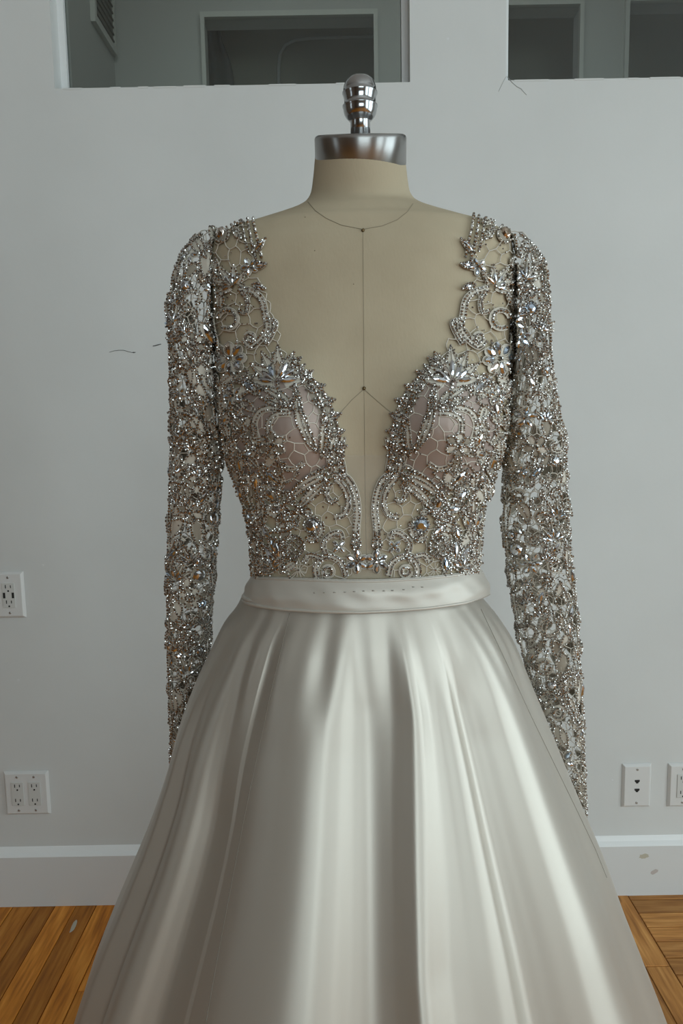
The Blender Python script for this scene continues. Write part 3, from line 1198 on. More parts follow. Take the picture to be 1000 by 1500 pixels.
class SleeveFace:
    """the side of a sleeve that faces the room, addressed in photograph units"""
    unit = 1 / 1180.0

    def __init__(self, S_, tbl, sgn):
        mb = MB()
        nt = 90
        self.S_ = S_
        grid(mb, [[S_.pt(2 * math.pi * k / 48, S_.len * j / nt) for k in range(48)] for j in range(nt + 1)])
        self.bvh = BVHTree.FromPolygons([tuple(v) for v in mb.v], mb.f)
        self.sgn = sgn
        o = sorted((q[1], q[0]) for q in tbl); i_ = sorted((q[3], q[2]) for q in tbl)
        self.oy, self.ox = [q[0] for q in o], [q[1] for q in o]
        self.iy, self.ix = [q[0] for q in i_], [q[1] for q in i_]
        self.y0, self.y1 = self.oy[0], self.oy[-1]

    def span(self, y):
        a = interp(y, self.oy, self.ox); c = interp(y, self.iy, self.ix)
        return (a, c) if a < c else (c, a)

    def __call__(self, x, y, lift=0.0):
        d = ray(x, y)
        c, nn, _, _ = self.bvh.ray_cast(CO, d)
        if c is None:
            q = atY(x, y, YF + interp(y, [340, 700, 1190], [0.006, 0.025, 0.205]))
            c, nn, _, _ = self.bvh.find_nearest(q)
            if nn.dot(q - c) < 0: nn = -nn
        elif nn.dot(d) > 0: nn = -nn
        return c + nn * max(0, lift - 0.0024), nn


# -------- ornament kinds, sizes in photograph pixels
def leaf(mp, par, base, tip, w_, r=1.6, crystal=False, name='lace_leaf', bend=0.0, vein=True, solid=True, ground=0, into=None):
    M = Motif(mp, name, par)
    if into is not None: M.mb = into
    bx, by = base; dx, dy = tip[0] - bx, tip[1] - by
    L_ = math.hypot(dx, dy); nx, ny = -dy / L_, dx / L_
    def q(t, s_):
        ww = w_ / 2 * math.sin(math.pi * min(1, t ** 0.75)) * s_
        bb_ = bend * L_ * math.sin(math.pi * t)
        return (bx + dx * t + nx * (ww + bb_), by + dy * t + ny * (ww + bb_))
    left = [q(t / 6, 1) for t in range(7)]; right = [q(t / 6, -1) for t in range(7)]
    if solid:
        M.fill(left[:-1] + right[::-1][:-1], mat=ground)
    M.beads(left, r); M.beads(right, r)
    if vein:
        if crystal:
            ang = math.atan2(dy, dx)
            c = q(0.5, 0); M.crystal(c[0], c[1], ang, L_ * 0.62, w_ * 0.55)
        else:
            M.beads([q(t / 4, 0) for t in range(5)], r * 0.8)
    return M.done() if into is None else None


def scroll(mp, par, pts, w_=4, r=1.8, w1=None, name='lace_scroll', double=True):
    M = Motif(mp, name, par)
    M.band(pts, w_, w1)
    if double:
        q = spline(pts, 5)
        for sgn in (-1, 1):
            side = []
            for i, p in enumerate(q):
                a, c = q[max(0, i - 1)], q[min(len(q) - 1, i + 1)]
                L_ = math.hypot(c[0] - a[0], c[1] - a[1]) or 1
                side.append((p[0] - (c[1] - a[1]) / L_ * w_ * sgn * 0.62, p[1] + (c[0] - a[0]) / L_ * w_ * sgn * 0.62))
            M.beads(side, r * 0.8, jit=0.3, cord=False)
            edge = [(p[0] + (s_[0] - p[0]) * 1.75, p[1] + (s_[1] - p[1]) * 1.75) for p, s_ in zip(q, side)]
            if sgn > 0: M.cord(edge, mp.unit * 0.8)
    else:
        M.beads(pts, r, cord=False)
        q = spline(pts, 5)
    return M.done()


def strand(mp, par, pts, r=1.8, name='bead_strand'):
    M = Motif(mp, name, par)
    M.beads(pts, r)
    return M.done()


def ring(mp, par, cx, cy, rad, r=1.9, a0=0, a1=330, name='lace_loop'):
    M = Motif(mp, name, par)
    pts = [pol(cx, cy, rad, R(a0 + (a1 - a0) * k / 14)) for k in range(15)]
    M.band(pts, 3.6)
    M.beads(pts, r, cord=False)
    M.cord([pol(cx, cy, rad + 4, R(a0 + (a1 - a0) * k / 14)) for k in range(15)], mp.unit * 0.9)
    return M.done()


def flower(mp, par, cx, cy, rad, n_=6, stones=False, r=1.5, name='lace_flower', rot=None):
    M = Motif(mp, name, par)
    a0 = random.random() * 6.28 if rot is None else rot
    for k in range(n_):
        a = a0 + 2 * math.pi * k / n_
        wd = rad * 0.62
        outline = []
        for t in range(8):
            b_ = 2 * math.pi * t / 8
            lx, ly = rad * (0.58 + 0.42 * math.cos(b_)), wd / 2 * math.sin(b_)
            outline.append((cx + lx * math.cos(a) - ly * math.sin(a), cy + lx * math.sin(a) + ly * math.cos(a)))
        M.fill(outline, mat=0 if k % 2 else 2)
        if stones:
            c = pol(cx, cy, rad * 0.6, a); M.crystal(c[0], c[1], a, rad * 0.78, wd * 0.62)
            M.cord(outline + [outline[0]], mp.unit * 0.8)
        else:
            M.beads(outline + [outline[0]], r)
    c, nn = mp(cx, cy, 0.0058)
    M.mb.bead(c, mp.unit * 3.0)
    return M.done()


def stone(mp, par, cx, cy, rad, r=1.6, name='stone_setting'):
    M = Motif(mp, name, par)
    M.fill([pol(cx, cy, rad * 1.25, 6.283 * k / 14) for k in range(14)], mat=2)
    M.beads([pol(cx, cy, rad * 1.2, 6.283 * k / 16) for k in range(17)], r)
    M.crystal(cx, cy, random.random() * 6, rad * 1.9, rad * 1.9, 'round')
    return M.done()


def palmette(mp, par, cx, cy, size, a_mid, spread=150, n_=5, name='lace_palmette'):
    """fan of pointed petals with stones at the foot"""
    M = Motif(mp, name, par)
    for k in range(n_):
        u = k / (n_ - 1) - 0.5
        a = a_mid + R(spread) * u
        L_ = size * (1 - 0.35 * abs(u) * 2 * 0.6)
        wd = size * 0.34
        def q(t, s_):
            ww = wd / 2 * math.sin(math.pi * t ** 0.7) * s_
            return (cx + L_ * t * math.cos(a) - ww * math.sin(a), cy + L_ * t * math.sin(a) + ww * math.cos(a))
        l_ = [q(0.12 + 0.88 * t / 6, 1) for t in range(7)]; rr_ = [q(0.12 + 0.88 * t / 6, -1) for t in range(7)]
        M.fill(l_[:-1] + rr_[::-1][:-1], mat=2 if isinstance(mp, SleeveFace) else 0, lift=0.0025 + 0.0004 * (k % 2))
        M.beads(l_[2:], 1.5); M.beads(rr_[2:], 1.5)
        M.cord([q(0.1, 0), q(0.5, 0.1), q(0.95, 0)], mp.unit * 0.8, lift=0.0045)
        c = q(0.36, 0); M.crystal(c[0], c[1], a, size * 0.42, size * 0.13, lift=0.0055)
    c, nn = mp(cx, cy, 0.005)
    M.mb.bead(c, mp.unit * 2.4)
    return M.done()


def lattice(mp, par, cx, cy, rad, name='lace_basket'):
    M = Motif(mp, name, par)
    M.beads([pol(cx, cy, rad, 6.283 * k / 16) for k in range(17)], 1.6)
    for s_ in (-1, 1):
        for k in range(-2, 3):
            o_ = k * rad * 0.36
            h_ = math.sqrt(max(0, rad * rad - o_ * o_)) * 0.95
            ca, sa = math.cos(s_ * 0.8), math.sin(s_ * 0.8)
            M.beads([(cx + o_ * ca - h_ * sa * -1, cy + o_ * sa - h_ * ca), (cx + o_ * ca, cy + o_ * sa), (cx + o_ * ca + h_ * sa * -1, cy + o_ * sa + h_ * ca)], 1.1, jit=0.1)
    return M.done()


def starburst(mp, par, cx, cy, rad, name='thread_star'):
    M = Motif(mp, name, par)
    for k in range(11):
        a = 6.283 * k / 11 + random.uniform(-.15, .15)
        M.cord([(cx, cy), pol(cx, cy, rad * random.uniform(.7, 1.1), a)], mp.unit * 0.7)
    c, nn = mp(cx, cy, 0.004)
    M.mb.bead(c, mp.unit * 1.8)
    return M.done()


def sprinkle(mp, par, pts_, r=1.3, name='bead_cluster'):
    M = Motif(mp, name, par)
    for (x, y) in pts_:
        c, nn = mp(x, y, 0.0042)
        M.mb.bead(c, mp.unit * r * random.uniform(.8, 1.2))
    o = M.done()
    if o: o['kind'] = 'stuff'
    return o


# inner (plunge) edge and outer edge of each bodice half, in half-width pixels
EDGE_IN = [(316, 162), (340, 157), (360, 150), (400, 146), (430, 138), (455, 126), (480, 122), (505, 112), (530, 96), (550, 76), (575, 60), (600, 46), (630, 38), (660, 32), (700, 24), (740, 14), (780, 15), (812, 13), (850, 8)]
EDGE_OUT = [(316, 190), (335, 214), (360, 224), (400, 226), (600, 226), (660, 208), (700, 194), (740, 178), (790, 168), (850, 166)]
e_in = lambda y: interp(y, [q[0] for q in EDGE_IN], [q[1] for q in EDGE_IN])
e_out = lambda y: interp(y, [q[0] for q in EDGE_OUT], [q[1] for q in EDGE_OUT])


# -------- netting: irregular cells of thin thread
def voronoi_edges(pts):
    co, ed, tris, *_ = delaunay_2d_cdt([Vector(p) for p in pts], [], [], 0, 1e-7)
    cen = []
    emap = {}
    for ti, t in enumerate(tris):
        a, b_, c = [co[i] for i in t]
        # incentre-like smoothing of circumcentre keeps cells even
        cen.append((a + b_ + c) / 3)
        for i in range(3):
            k = tuple(sorted((t[i], t[(i + 1) % 3])))
            emap.setdefault(k, []).append(ti)
    return [(cen[v[0]], cen[v[1]]) for v in emap.values() if len(v) == 2]


def hexpts(x0, x1, y0, y1, d, jit):
    out = []
    j = 0
    y = y0
    while y < y1:
        x = x0 + (d / 2 if j % 2 else 0)
        while x < x1:
            out.append((x + random.uniform(-jit, jit) * d, y + random.uniform(-jit, jit) * d)); x += d
        y += d * 0.866; j += 1
    return out


def net(mp, par, edges, inside, r, name='lace_net'):
    M = Motif(mp, name, par)
    for a, b_ in edges:
        if not (inside(*a) and inside(*b_)): continue
        L_ = (a - b_).length
        if L_ > 40: continue
        mid = (a[0] * .5 + b_[0] * .5 + random.uniform(-.1, .1) * L_, a[1] * .5 + b_[1] * .5 + random.uniform(-.1, .1) * L_)
        M.cord([tuple(a), mid, tuple(b_)], r, lift=0.0026, step=50)
    o = M.done()
    o['kind'] = 'stuff'
    return o


for sgn in (-1, 1):
    mp = Front(sgn)
    E = voronoi_edges(hexpts(0, 240, 310, 860, 21, 0.40))
    net(mp, bodice, E, lambda h, y: e_in(y) + 2 < h < e_out(y) and y < 848 and y > 322, 0.00062)

# -------- placed ornaments of the bodice (half-width px from the centre line, y px)
for sgn in (-1, 1):
    mp = Front(sgn); B = bodice
    # shoulder
    strand(mp, B, [(160, 318), (156, 340), (150, 362), (147, 378)], 2.0)
    strand(mp, B, [(168, 318), (164, 340), (159, 366), (154, 384)], 2.0)
    strand(mp, B, [(177, 321), (172, 345), (166, 370)], 1.8)
    leaf(mp, B, (172, 330), (196, 322), 9); leaf(mp, B, (176, 352), (190, 334), 9)
    stone(mp, B, 205, 345, 9.5)
    strand(mp, B, [(184, 323), (198, 328), (212, 335), (222, 342)], 2.3); leaf(mp, B, (212, 336), (226, 352), 11, 1.8)
    leaf(mp, B, (160, 372), (141, 352), 8, crystal=True); leaf(mp, B, (158, 392), (140, 388), 9, crystal=True)
    leaf(mp, B, (160, 418), (142, 424), 8, crystal=True)
    palmette(mp, B, 188, 420, 34, R(-55), 150, 5)
    flower(mp, B, 165, 392, 13, 5, True)
    strand(mp, B, [(222, 352), (224, 400), (222, 450), (221, 500), (222, 560), (222, 620)], 1.9)
    strand(mp, B, [(216, 410), (212, 440), (216, 470), (210, 505), (214, 540)], 1.7)
    scroll(mp, B, [(180, 424), (162, 428), (148, 440), (143, 462), (140, 482), (150, 498), (164, 508), (172, 500)], 4.5, 1.9)
    ring(mp, B, 197, 468, 13, 2.2, 60, 350)
    scroll(mp, B, [(176, 428), (168, 442), (170, 458), (180, 456)], 3, 1.6)
    scroll(mp, B, [(140, 470), (128, 474), (134, 492), (142, 505)], 3.5, 1.7)
    ring(mp, B, 165, 496, 5.5, 1.5)
    flower(mp, B, 194, 526, 25, 8, True)
    strand(mp, B, [(182, 500), (186, 512)], 1.7)
    # large palmette above the cup and the toothed plunge edge
    palmette(mp, B, 126, 562, 54, R(-92), 165, 7)
    strand(mp, B, [(126, 562), (124, 576), (120, 592)], 2.2)
    for (bx, by, tx, ty, w_) in ((112, 540, 92, 526, 11), (98, 556, 76, 546, 11), (84, 574, 60, 566, 12), (70, 592, 46, 586, 11), (62, 614, 38, 606, 12), (54, 634, 33, 630, 11), (50, 656, 29, 652, 11)):
        leaf(mp, B, (bx, by), (tx, ty), w_, 1.6)
    strand(mp, B, [(112, 548), (92, 556), (76, 572), (66, 594), (60, 618), (60, 640), (64, 660)], 2.1)
    strand(mp, B, [(104, 534), (82, 552), (62, 576), (50, 600), (42, 628), (38, 656), (34, 690)], 1.9)
    scroll(mp, B, [(36, 640), (40, 662), (36, 684), (34, 700)], 6, 1.8)
    scroll(mp, B, [(48, 640), (54, 664), (50, 690)], 5, 1.7)
    # foliage over the cup
    leaf(mp, B, (74, 660), (100, 566), 13, 1.5, bend=0.08); leaf(mp, B, (66, 668), (64, 600), 13, 1.5, bend=-0.05)
    leaf(mp, B, (96, 606), (102, 566), 10, 1.5)
    scroll(mp, B, [(112, 602), (134, 598), (152, 604), (160, 622), (156, 642)], 5, 1.7)
    scroll(mp, B, [(108, 606), (128, 608), (138, 618), (138, 634)], 4, 1.6)
    leaf(mp, B, (104, 602), (156, 566), 13, 1.5, bend=-0.1); leaf(mp, B, (110, 598), (150, 584), 11, 1.5)
    strand(mp, B, [(96, 604), (86, 622), (80, 640), (72, 656)], 1.7)
    flower(mp, B, 134, 650, 19, 6, False, 1.5)
    leaf(mp, B, (150, 580), (178, 556), 12, 1.7, True); leaf(mp, B, (160, 556), (186, 560), 10, 1.7, True)
    strand(mp, B, [(150, 574), (170, 576), (186, 588), (192, 604)], 2.1)
    flower(mp, B, 190, 580, 15, 5, True)
    strand(mp, B, [(160, 590), (178, 600), (190, 616), (186, 634)], 1.7)
    strand(mp, B, [(168, 610), (176, 628), (170, 644)], 1.6)
    leaf(mp, B, (150, 652), (176, 640), 12, 1.6); leaf(mp, B, (154, 662), (180, 664), 12, 1.6, True)
    scroll(mp, B, [(92, 676), (104, 684), (118, 682), (124, 674)], 4, 1.7)
    strand(mp, B, [(98, 690), (112, 704), (126, 704), (140, 694)], 1.6)
    leaf(mp, B, (124, 708), (146, 684), 13, 1.6, True); leaf(mp, B, (128, 732), (148, 712), 14, 1.6, True)
    # sweep of leaves from the plunge edge round under the cup
    leaf(mp, B, (54, 690), (120, 742), 15, 1.6, bend=-0.10); leaf(mp, B, (52, 698), (106, 756), 14, 1.6, bend=-0.04)
    strand(mp, B, [(60, 682), (84, 694), (104, 714), (118, 738)], 1.8)
    strand(mp, B, [(56, 704), (74, 726), (92, 742), (112, 752), (128, 756)], 1.6)
    leaf(mp, B, (92, 748), (126, 762), 13, 1.6); leaf(mp, B, (100, 764), (136, 778), 14, 1.6)
    leaf(mp, B, (112, 744), (142, 744), 13, 1.6, True)
    scroll(mp, B, [(50, 694), (30, 698), (18, 716), (13, 744), (15, 772), (16, 800)], 5, 1.8)
    scroll(mp, B, [(44, 700), (32, 714), (26, 734), (32, 752), (46, 756)], 4.5, 1.7, 2.5)
    scroll(mp, B, [(52, 706), (58, 722), (50, 734), (42, 730)], 3.5, 1.6, 2)
    leaf(mp, B, (16, 806), (14, 780), 13, 1.7)
    flower(mp, B, 14, 822, 17, 6, True, rot=0.5)
    flower(mp, B, 40, 800, 11, 4, True, rot=0.8)
    strand(mp, B, [(0, 818), (-3 if sgn < 0 else 3, 818)], 1.8)
    scroll(mp, B, [(30, 842), (36, 824), (52, 814), (66, 818), (74, 832), (72, 846)], 4.5, 1.7)
    scroll(mp, B, [(56, 818), (62, 796), (50, 782), (38, 780), (36, 788)], 4, 1.7, 5)
    scroll(mp, B, [(62, 818), (82, 812), (90, 822)], 4, 1.7)
    ring(mp, B, 56, 836, 6, 1.5)
    # rose with a round stone
    leaf(mp, B, (72, 788), (62, 764), 12, 1.5); leaf(mp, B, (78, 750), (92, 748), 11, 1.5)
    stone(mp, B, 78, 768, 10)
    leaf(mp, B, (86, 786), (70, 792), 10, 1.5)
    lattice(mp, B, 106, 800, 17)
    leaf(mp, B, (124, 822), (130, 786), 13, 1.6, True); leaf(mp, B, (130, 826), (148, 796), 13, 1.6, True)
    palmette(mp, B, 134, 832, 30, R(-70), 140, 5)
    starburst(mp, B, 98, 834, 13)
    strand(mp, B, [(110, 846), (120, 830), (140, 840), (158, 836)], 1.8)
    # side of the bodice
    for (x, y, a, L_) in ((160, 690, 100, 34), (172, 700, 80, 34), (152, 726, 95, 36), (166, 744, 110, 34), (148, 764, 80, 32), (160, 786, 100, 34), (152, 812, 85, 30),
                          (182, 662, 95, 36), (192, 640, 85, 30), (200, 668, 100, 34), (186, 704, 110, 30), (164, 768, 70, 28), (160, 820, 95, 26)):
        leaf(mp, B, (x, y), pol(x, y, L_, R(a)), 13, 1.6, crystal=random.random() < .4)
    strand(mp, B, [(205, 640), (200, 672), (190, 700), (178, 732), (170, 764), (166, 800), (164, 842)], 1.9)
    strand(mp, B, [(196, 640), (190, 674), (178, 706), (166, 740), (158, 770), (156, 806), (158, 842)], 1.8)
    strand(mp, B, [(176, 660), (166, 690), (158, 716), (146, 744)], 1.7)
    for (x, y) in ((212, 380), (212, 400), (206, 430), (204, 560), (210, 590), (204, 620)):
        leaf(mp, B, (x, y), pol(x, y, 24, R(80 + random.uniform(-40, 40))), 11, 1.6)
    # worked edging along the plunge and small leaves that close the sides
    M = Motif(mp, 'lace_edging', B)
    ys_ = [538 + 8 * k for k in range(21)]
    o_ = len(M.mb.v)
    for y in ys_:
        for k in range(4):
            c, nn = mp(e_in(y) + 4 + k * 7.0, y, 0.0024 + 0.0006 * (k in (1, 2)))
            M.mb.v.append(c)
    for a in range(len(ys_) - 1):
        for k in range(3):
            M.mb.face((o_ + a * 4 + k, o_ + a * 4 + k + 1, o_ + a * 4 + 5 + k, o_ + a * 4 + 4 + k), 2, True)
    for _ in range(170):
        y = random.uniform(540, 696)
        c, nn = mp(e_in(y) + random.uniform(2, 27), y, 0.0045)
        M.mb.bead(c, mp.unit * random.uniform(1.3, 2.1))
    M.done()
    done_ = []
    for _ in range(1600):
        y = random.uniform(545, 838)
        lo = interp(y, [545, 640, 690, 740, 838], [172, 160, 120, 98, 112])
        h = random.uniform(lo, e_out(y) - 4)
        if len(done_) > 62 or any(math.hypot(h - a, y - c) < 16 for a, c in done_): continue
        done_.append((h, y))
        an = R(90) + random.uniform(-1.0, 1.0)
        leaf(mp, B, pol(h, y, -14, an), pol(h, y, 14, an), random.uniform(11, 14), 1.5, crystal=random.random() < .3, solid=random.random() < .7, vein=random.random() < .5, ground=random.choice((0, 2)))
    # loose seed beads
    pts_ = []
    while len(pts_) < 150:
        y = random.uniform(330, 845); h = random.uniform(e_in(y) + 3, e_out(y) - 3)
        wgt = 0.9 if (h > 140 or y > 690) else 0.35
        if random.random() < wgt: pts_.append((h, y))
    sprinkle(mp, B, pts_)
# bar of beads that joins the halves low in the plunge
M = Motif(Front(1), 'bead_strand', bodice); M.beads([(-14, 817), (0, 816), (14, 817)], 2.0); M.done()

# -------- back of the bodice (away from the camera): netting and a few leaves
class Back:
    unit = 1 / 1215.0
    def __call__(self, h, y, lift=0.003):
        z = zpx(y)
        x = X0 + h / 1215.0
        c, nn, _, _ = torso_bvh.ray_cast(Vector((x, YF + 0.6, z)), Vector((0, -1, 0)))
        if c is None:
            c, nn, _, _ = torso_bvh.find_nearest(Vector((x, YF + 0.05, z)))
        if nn.y < 0: nn = -nn
        return c + nn * lift, nn


bk = Back()
net(bk, bodice, voronoi_edges(hexpts(-230, 230, 400, 860, 20, 0.3)), lambda h, y: abs(h) < e_out(y) - 8 and 420 < y < 846, 0.0006)
far_mb = MB()
for k in range(60):
    y = random.uniform(430, 820); h = random.uniform(-1, 1) * (e_out(y) - 25)
    leaf(bk, bodice, (h, y), pol(h, y, random.uniform(22, 38), random.uniform(0, 6.28)), 13, 2.0, into=far_mb)
o = far_mb.build('far_side_leaves', LACE); o.parent = bodice; o['kind'] = 'stuff'

# ---- sleeves: hollow tubes of lace
SL = [  # outer x, outer y, inner x, inner y (photo px), depth half-axis (m), Y shift (m)
    (320, 336, 318, 590, 0.052, 0.006), (292, 345, 321, 622, 0.053, 0.006), (268, 367, 323, 645, 0.054, 0.006), (254, 402, 323, 660, 0.054, 0.008), (248, 452, 323, 673, 0.053, 0.010),
    (249, 520, 322, 688, 0.050, 0.014), (251, 590, 321, 704, 0.047, 0.020), (251, 660, 320, 728, 0.044, 0.026), (249, 730, 318, 762, 0.042, 0.034), (247, 800, 315, 815, 0.041, 0.046), (246, 870, 310, 874, 0.040, 0.064),
    (246, 940, 306, 940, 0.038, 0.088), (248, 1005, 301, 1005, 0.036, 0.116), (250, 1065, 296, 1065, 0.034, 0.146), (251, 1120, 292, 1120, 0.032, 0.174), (254, 1190, 291, 1190, 0.030, 0.205)]
SR = [
    (742, 336, 744, 590, 0.052, 0.006), (768, 347, 742, 622, 0.053, 0.006), (788, 369, 741, 645, 0.054, 0.006), (800, 402, 741, 660, 0.054, 0.008), (804, 452, 741, 673, 0.053, 0.010),
    (806, 520, 741, 688, 0.050, 0.014), (815, 585, 741, 704, 0.048, 0.020), (828, 650, 739, 728, 0.046, 0.026), (830, 725, 738, 762, 0.045, 0.034), (834, 800, 742, 815, 0.044, 0.046), (842, 870, 750, 874, 0.042, 0.064),
    (847, 940, 762, 940, 0.040, 0.088), (851, 1005, 778, 1005, 0.037, 0.116), (853, 1065, 792, 1065, 0.035, 0.146), (855, 1120, 806, 1120, 0.033, 0.174), (859, 1200, 820, 1200, 0.030, 0.205)]


class Sleeve:
    """maps (u, v): u = px round the sleeve (0 at the outer seam, positive over the front), v = px down the sleeve"""
    unit = 1 / 1180.0

    def __init__(self, tbl, sgn):
        self.O, self.I, self.D = [], [], []
        for (ox, oy, ix, iy, dp, ys) in tbl:
            self.O.append(atY(ox, oy, YF + ys)); self.I.append(atY(ix, iy, YF + ys)); self.D.append(dp)
        self.sgn = sgn
        n_ = len(tbl)
        mid = [(a + c) / 2 for a, c in zip(self.O, self.I)]
        self.t = [0.0]
        for i in range(1, n_):
            # distance down the sleeve measured along the middle of its front
            self.t.append(self.t[-1] + (0.62 * (self.O[i] - self.O[i - 1]).length + 0.38 * (self.I[i] - self.I[i - 1]).length))
        T = self.t
        self.fo = [smooth_interp(T, [p[k] for p in self.O]) for k in range(3)]
        self.fi = [smooth_interp(T, [p[k] for p in self.I]) for k in range(3)]
        self.fd = smooth_interp(T, self.D)
        self.len = T[-1]

    def pt(self, a, t):
        """a: angle, 0 = outer edge, 90 deg = front, 180 = inner edge"""
        o = Vector([f(t) for f in self.fo]); i_ = Vector([f(t) for f in self.fi])
        c = (o + i_) / 2; h = (o - i_) / 2
        ripple = 1 + 0.03 * math.sin(t * 70 + a * 2) + 0.02 * math.sin(t * 131 + a * 3)
        return c + h * math.cos(a) * ripple + Vector((0, -1, 0)) * self.fd(t) * math.sin(a) * ripple

    def per(self, t):
        o = Vector([f(t) for f in self.fo]); i_ = Vector([f(t) for f in self.fi])
        h = (o - i_).length / 2; d = self.fd(t)
        return math.pi * (3 * (h + d) - math.sqrt((3 * h + d) * (h + 3 * d)))

    def __call__(self, u, v, lift=0.0):
        t = min(max(v * self.unit, 0.0), self.len)
        a = u * self.unit / self.per(t) * 2 * math.pi
        e = 0.002
        p = self.pt(a, t)
        pa = self.pt(a + 0.02, t) - p
        t2 = min(t + e, self.len); t1 = t2 - e
        pt_ = self.pt(a, t2) - self.pt(a, t1)
        n_ = pa.cross(pt_)
        if n_.length < 1e-10: n_ = Vector((0, -1, 0))
        n_.normalize()
        o = Vector([f(t) for f in self.fo]); i_ = Vector([f(t) for f in self.fi])
        if n_.dot(p - (o + i_) / 2) < 0: n_ = -n_
        return p + n_ * max(0, lift - 0.0024), n_


def build_sleeve(tbl, sgn, label, seed):
    random.seed(seed)
    S_ = Sleeve(tbl, sgn)
    F = SleeveFace(S_, tbl, sgn)
    root = under(empty('sleeve', (0, 0, 0)), gown)
    root['label'] = label
    U = S_.unit
    vmax = S_.len / U
    half = lambda v: S_.per(min(max(v * U, 0), S_.len)) / U / 2
    # far side: netting and plain leaves
    E = voronoi_edges(hexpts(-230, 10, 0, vmax, 17, 0.32))
    net(S_, root, E, lambda u, v: -half(v) < u < 2 and 3 < v < vmax - 2, 0.0006)
    placed = []
    far_mb = MB()
    for _ in range(2600):
        v = random.uniform(14, vmax - 14); u = random.uniform(-half(v), 0)
        rad = random.choice((13, 16, 19))
        up = v < 170
        if len(placed) > 105 or any(math.hypot(u - q[0], v - q[1]) < (rad + q[2]) * (0.5 if up else 0.72) for q in placed): continue
        placed.append((u, v, rad))
        a = random.uniform(0, 6.28)
        leaf(S_, root, pol(u, v, rad, a), pol(u, v, rad, a + math.pi), rad * 1.35, 1.9, vein=False, ground=2, into=far_mb)
    o = far_mb.build('far_side_leaves', LACE); o.parent = root; o['kind'] = 'stuff'
    # near side
    def inside(x, y):
        if not (F.y0 + 3 < y < F.y1 - 2): return False
        a, c = F.span(y)
        return a + 1 < x < c - 1
    x0, x1 = min(F.ox + F.ix), max(F.ox + F.ix)
    net(F, root, voronoi_edges(hexpts(x0, x1, F.y0, F.y1, 14, 0.33)), inside, 0.0006)
    for frac, r_ in ((0.015, 1.8), (0.09, 1.5), (0.985, 1.7), (0.92, 1.5)):
        for k in range(9):
            y0_, y1_ = F.y0 + 8 + (F.y1 - F.y0 - 10) * k / 9, F.y0 + 8 + (F.y1 - F.y0 - 10) * (k + 0.95) / 9
            pts = []
            for j in range(8):
                y = y0_ + (y1_ - y0_) * j / 7
                a, c = F.span(y)
                f_ = frac + (0.0 if frac in (0.015, 0.985) else 0.035 * math.sin(y * 0.06 + frac * 20))
                pts.append((a + (c - a) * f_, y))
            strand(F, root, pts, r_)
    for k in range(26):       # loose broken strands down the face
        y = random.uniform(F.y0 + 30, F.y1 - 90); a, c = F.span(y)
        u = random.uniform(0.12, 0.88); ph = random.uniform(0, 6)
        pts = []
        for j in range(6):
            yy = y + j * random.uniform(9, 13); a, c = F.span(yy)
            pts.append((a + (c - a) * u + 5 * math.sin(j * 0.9 + ph), yy))
        strand(F, root, pts, random.choice((1.4, 1.6, 2.0)))
    placed = []
    for _ in range(7000):
        y = random.uniform(F.y0 + 8, F.y1 - 10); a, c = F.span(y)
        x = random.uniform(a + 4, c - 4)
        rad = random.choice((10, 13, 16, 18))
        if len(placed) > 120 or any(math.hypot(x - q[0], y - q[1]) < (rad + q[2]) * 0.70 for q in placed): continue
        placed.append((x, y, rad))
        k = random.random()
        if k < 0.40:
            a_ = R(90) + random.uniform(-.7, .7)
            leaf(F, root, pol(x, y, -rad * 1.25, a_), pol(x, y, rad * 1.25, a_), rad * 1.05, 1.6, crystal=random.random() < .42, bend=random.uniform(-.12, .12), ground=random.choice((0, 0, 2)), vein=random.random() < .55)
        elif k < 0.56:
            flower(F, root, x, y, rad * 1.05, random.choice((5, 6, 7)), random.random() < .4, 1.5)
        elif k < 0.74:
            a_ = random.uniform(0, 6.28)
            pts = [pol(x, y, rad * (1.0 - 0.085 * j), a_ + j * 0.62) for j in range(9)]
            scroll(F, root, pts, 3.2, 1.7)
        elif k < 0.88:
            palmette(F, root, x, y + rad * 0.8, rad * 1.9, R(-90) + random.uniform(-.5, .5), 130, 5)
        elif k < 0.95:
            ring(F, root, x, y, rad * 0.7, 1.9)
        else:
            stone(F, root, x, y, rad * 0.6)
    pts_ = []
    while len(pts_) < 150:
        y = random.uniform(F.y0 + 4, F.y1 - 4); a, c = F.span(y)
        pts_.append((random.uniform(a, c), y))
    sprinkle(F, root, pts_, 1.35)
    return root


build_sleeve(SL, -1, 'long beaded lace sleeve in the shade', 11)
build_sleeve(SR, 1, 'long beaded lace sleeve in the light', 12)

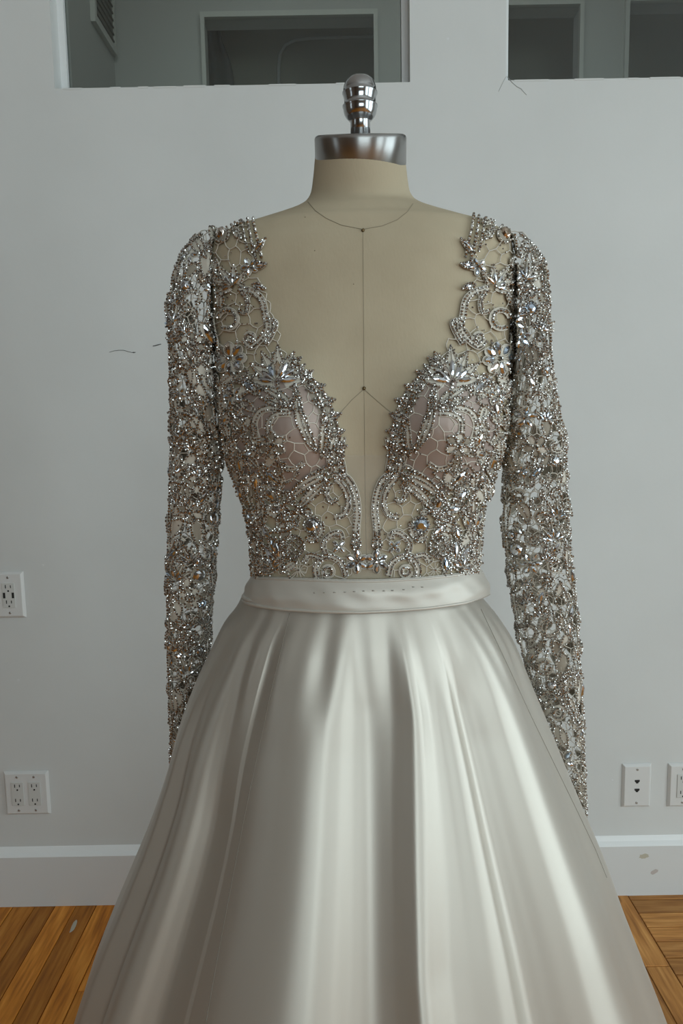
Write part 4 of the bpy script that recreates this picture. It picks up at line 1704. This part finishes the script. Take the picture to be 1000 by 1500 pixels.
# ---- crystals: facetted stones, each an object of its own
def marquise_mesh():
    mb = MB()
    n_ = 10
    def ol(s_, z):
        out = []
        for k in range(n_):
            a = 2 * math.pi * k / n_
            c, s2 = math.cos(a), math.sin(a)
            out.append(Vector((c * s_, math.copysign(abs(s2) ** 1.3, s2) * s_, z)))
        return out
    base, mid, table = ol(0.92, -0.4), ol(1.0, 0.0), ol(0.5, 0.9)
    mb.v = base + mid + table
    for L_ in (0, n_):
        for k in range(n_):
            k2 = (k + 1) % n_
            mb.face((L_ + k, L_ + k2, L_ + n_ + k2)); mb.face((L_ + k, L_ + n_ + k2, L_ + n_ + k))
    mb.face([2 * n_ + k for k in range(n_)]); mb.face(list(range(n_))[::-1])
    return mb.mesh('crystal_marquise', ['cut_crystal'])


def round_mesh():
    mb = MB()
    n_ = 12
    for (r_, z, ph) in ((0.95, -0.4, 0), (1, 0, 0.5), (0.8, 0.55, 0), (0.45, 0.9, 0.5)):
        for k in range(n_):
            a = 2 * math.pi * (k + ph) / n_
            mb.v.append(Vector((r_ * math.cos(a), r_ * math.sin(a), z)))
    for L_ in (0, n_, 2 * n_):
        for k in range(n_):
            k2 = (k + 1) % n_
            mb.face((L_ + k, L_ + k2, L_ + n_ + k2)); mb.face((L_ + k, L_ + n_ + k2, L_ + n_ + k))
    mb.face([3 * n_ + k for k in range(n_)]); mb.face(list(range(n_))[::-1])
    return mb.mesh('crystal_round', ['cut_crystal'])


CM = {'marquise': marquise_mesh(), 'round': round_mesh()}
CRYSTALS.sort(key=lambda q: -q[0].to_scale().x * q[0].to_scale().y)
for M, kind, par in CRYSTALS[:300]:
    o = bpy.data.objects.new('crystal', CM[kind])
    COL.objects.link(o)
    o.parent = par
    o.matrix_basis = M
rest = {}
for M, kind, par in CRYSTALS[300:]:
    mb = rest.setdefault(par, MB())
    me = CM[kind]
    o_ = len(mb.v)
    mb.v.extend(M @ v.co for v in me.vertices)
    for p in me.polygons:
        mb.face([o_ + i for i in p.vertices])
for par, mb in rest.items():
    o = mb.build('small_crystals', 'cut_crystal'); o.parent = par; o['kind'] = 'stuff'
print('crystals', len(CRYSTALS), 'objects', len(bpy.data.objects), 'tris', sum(len(o.data.polygons) for o in bpy.data.objects if o.type == 'MESH'))
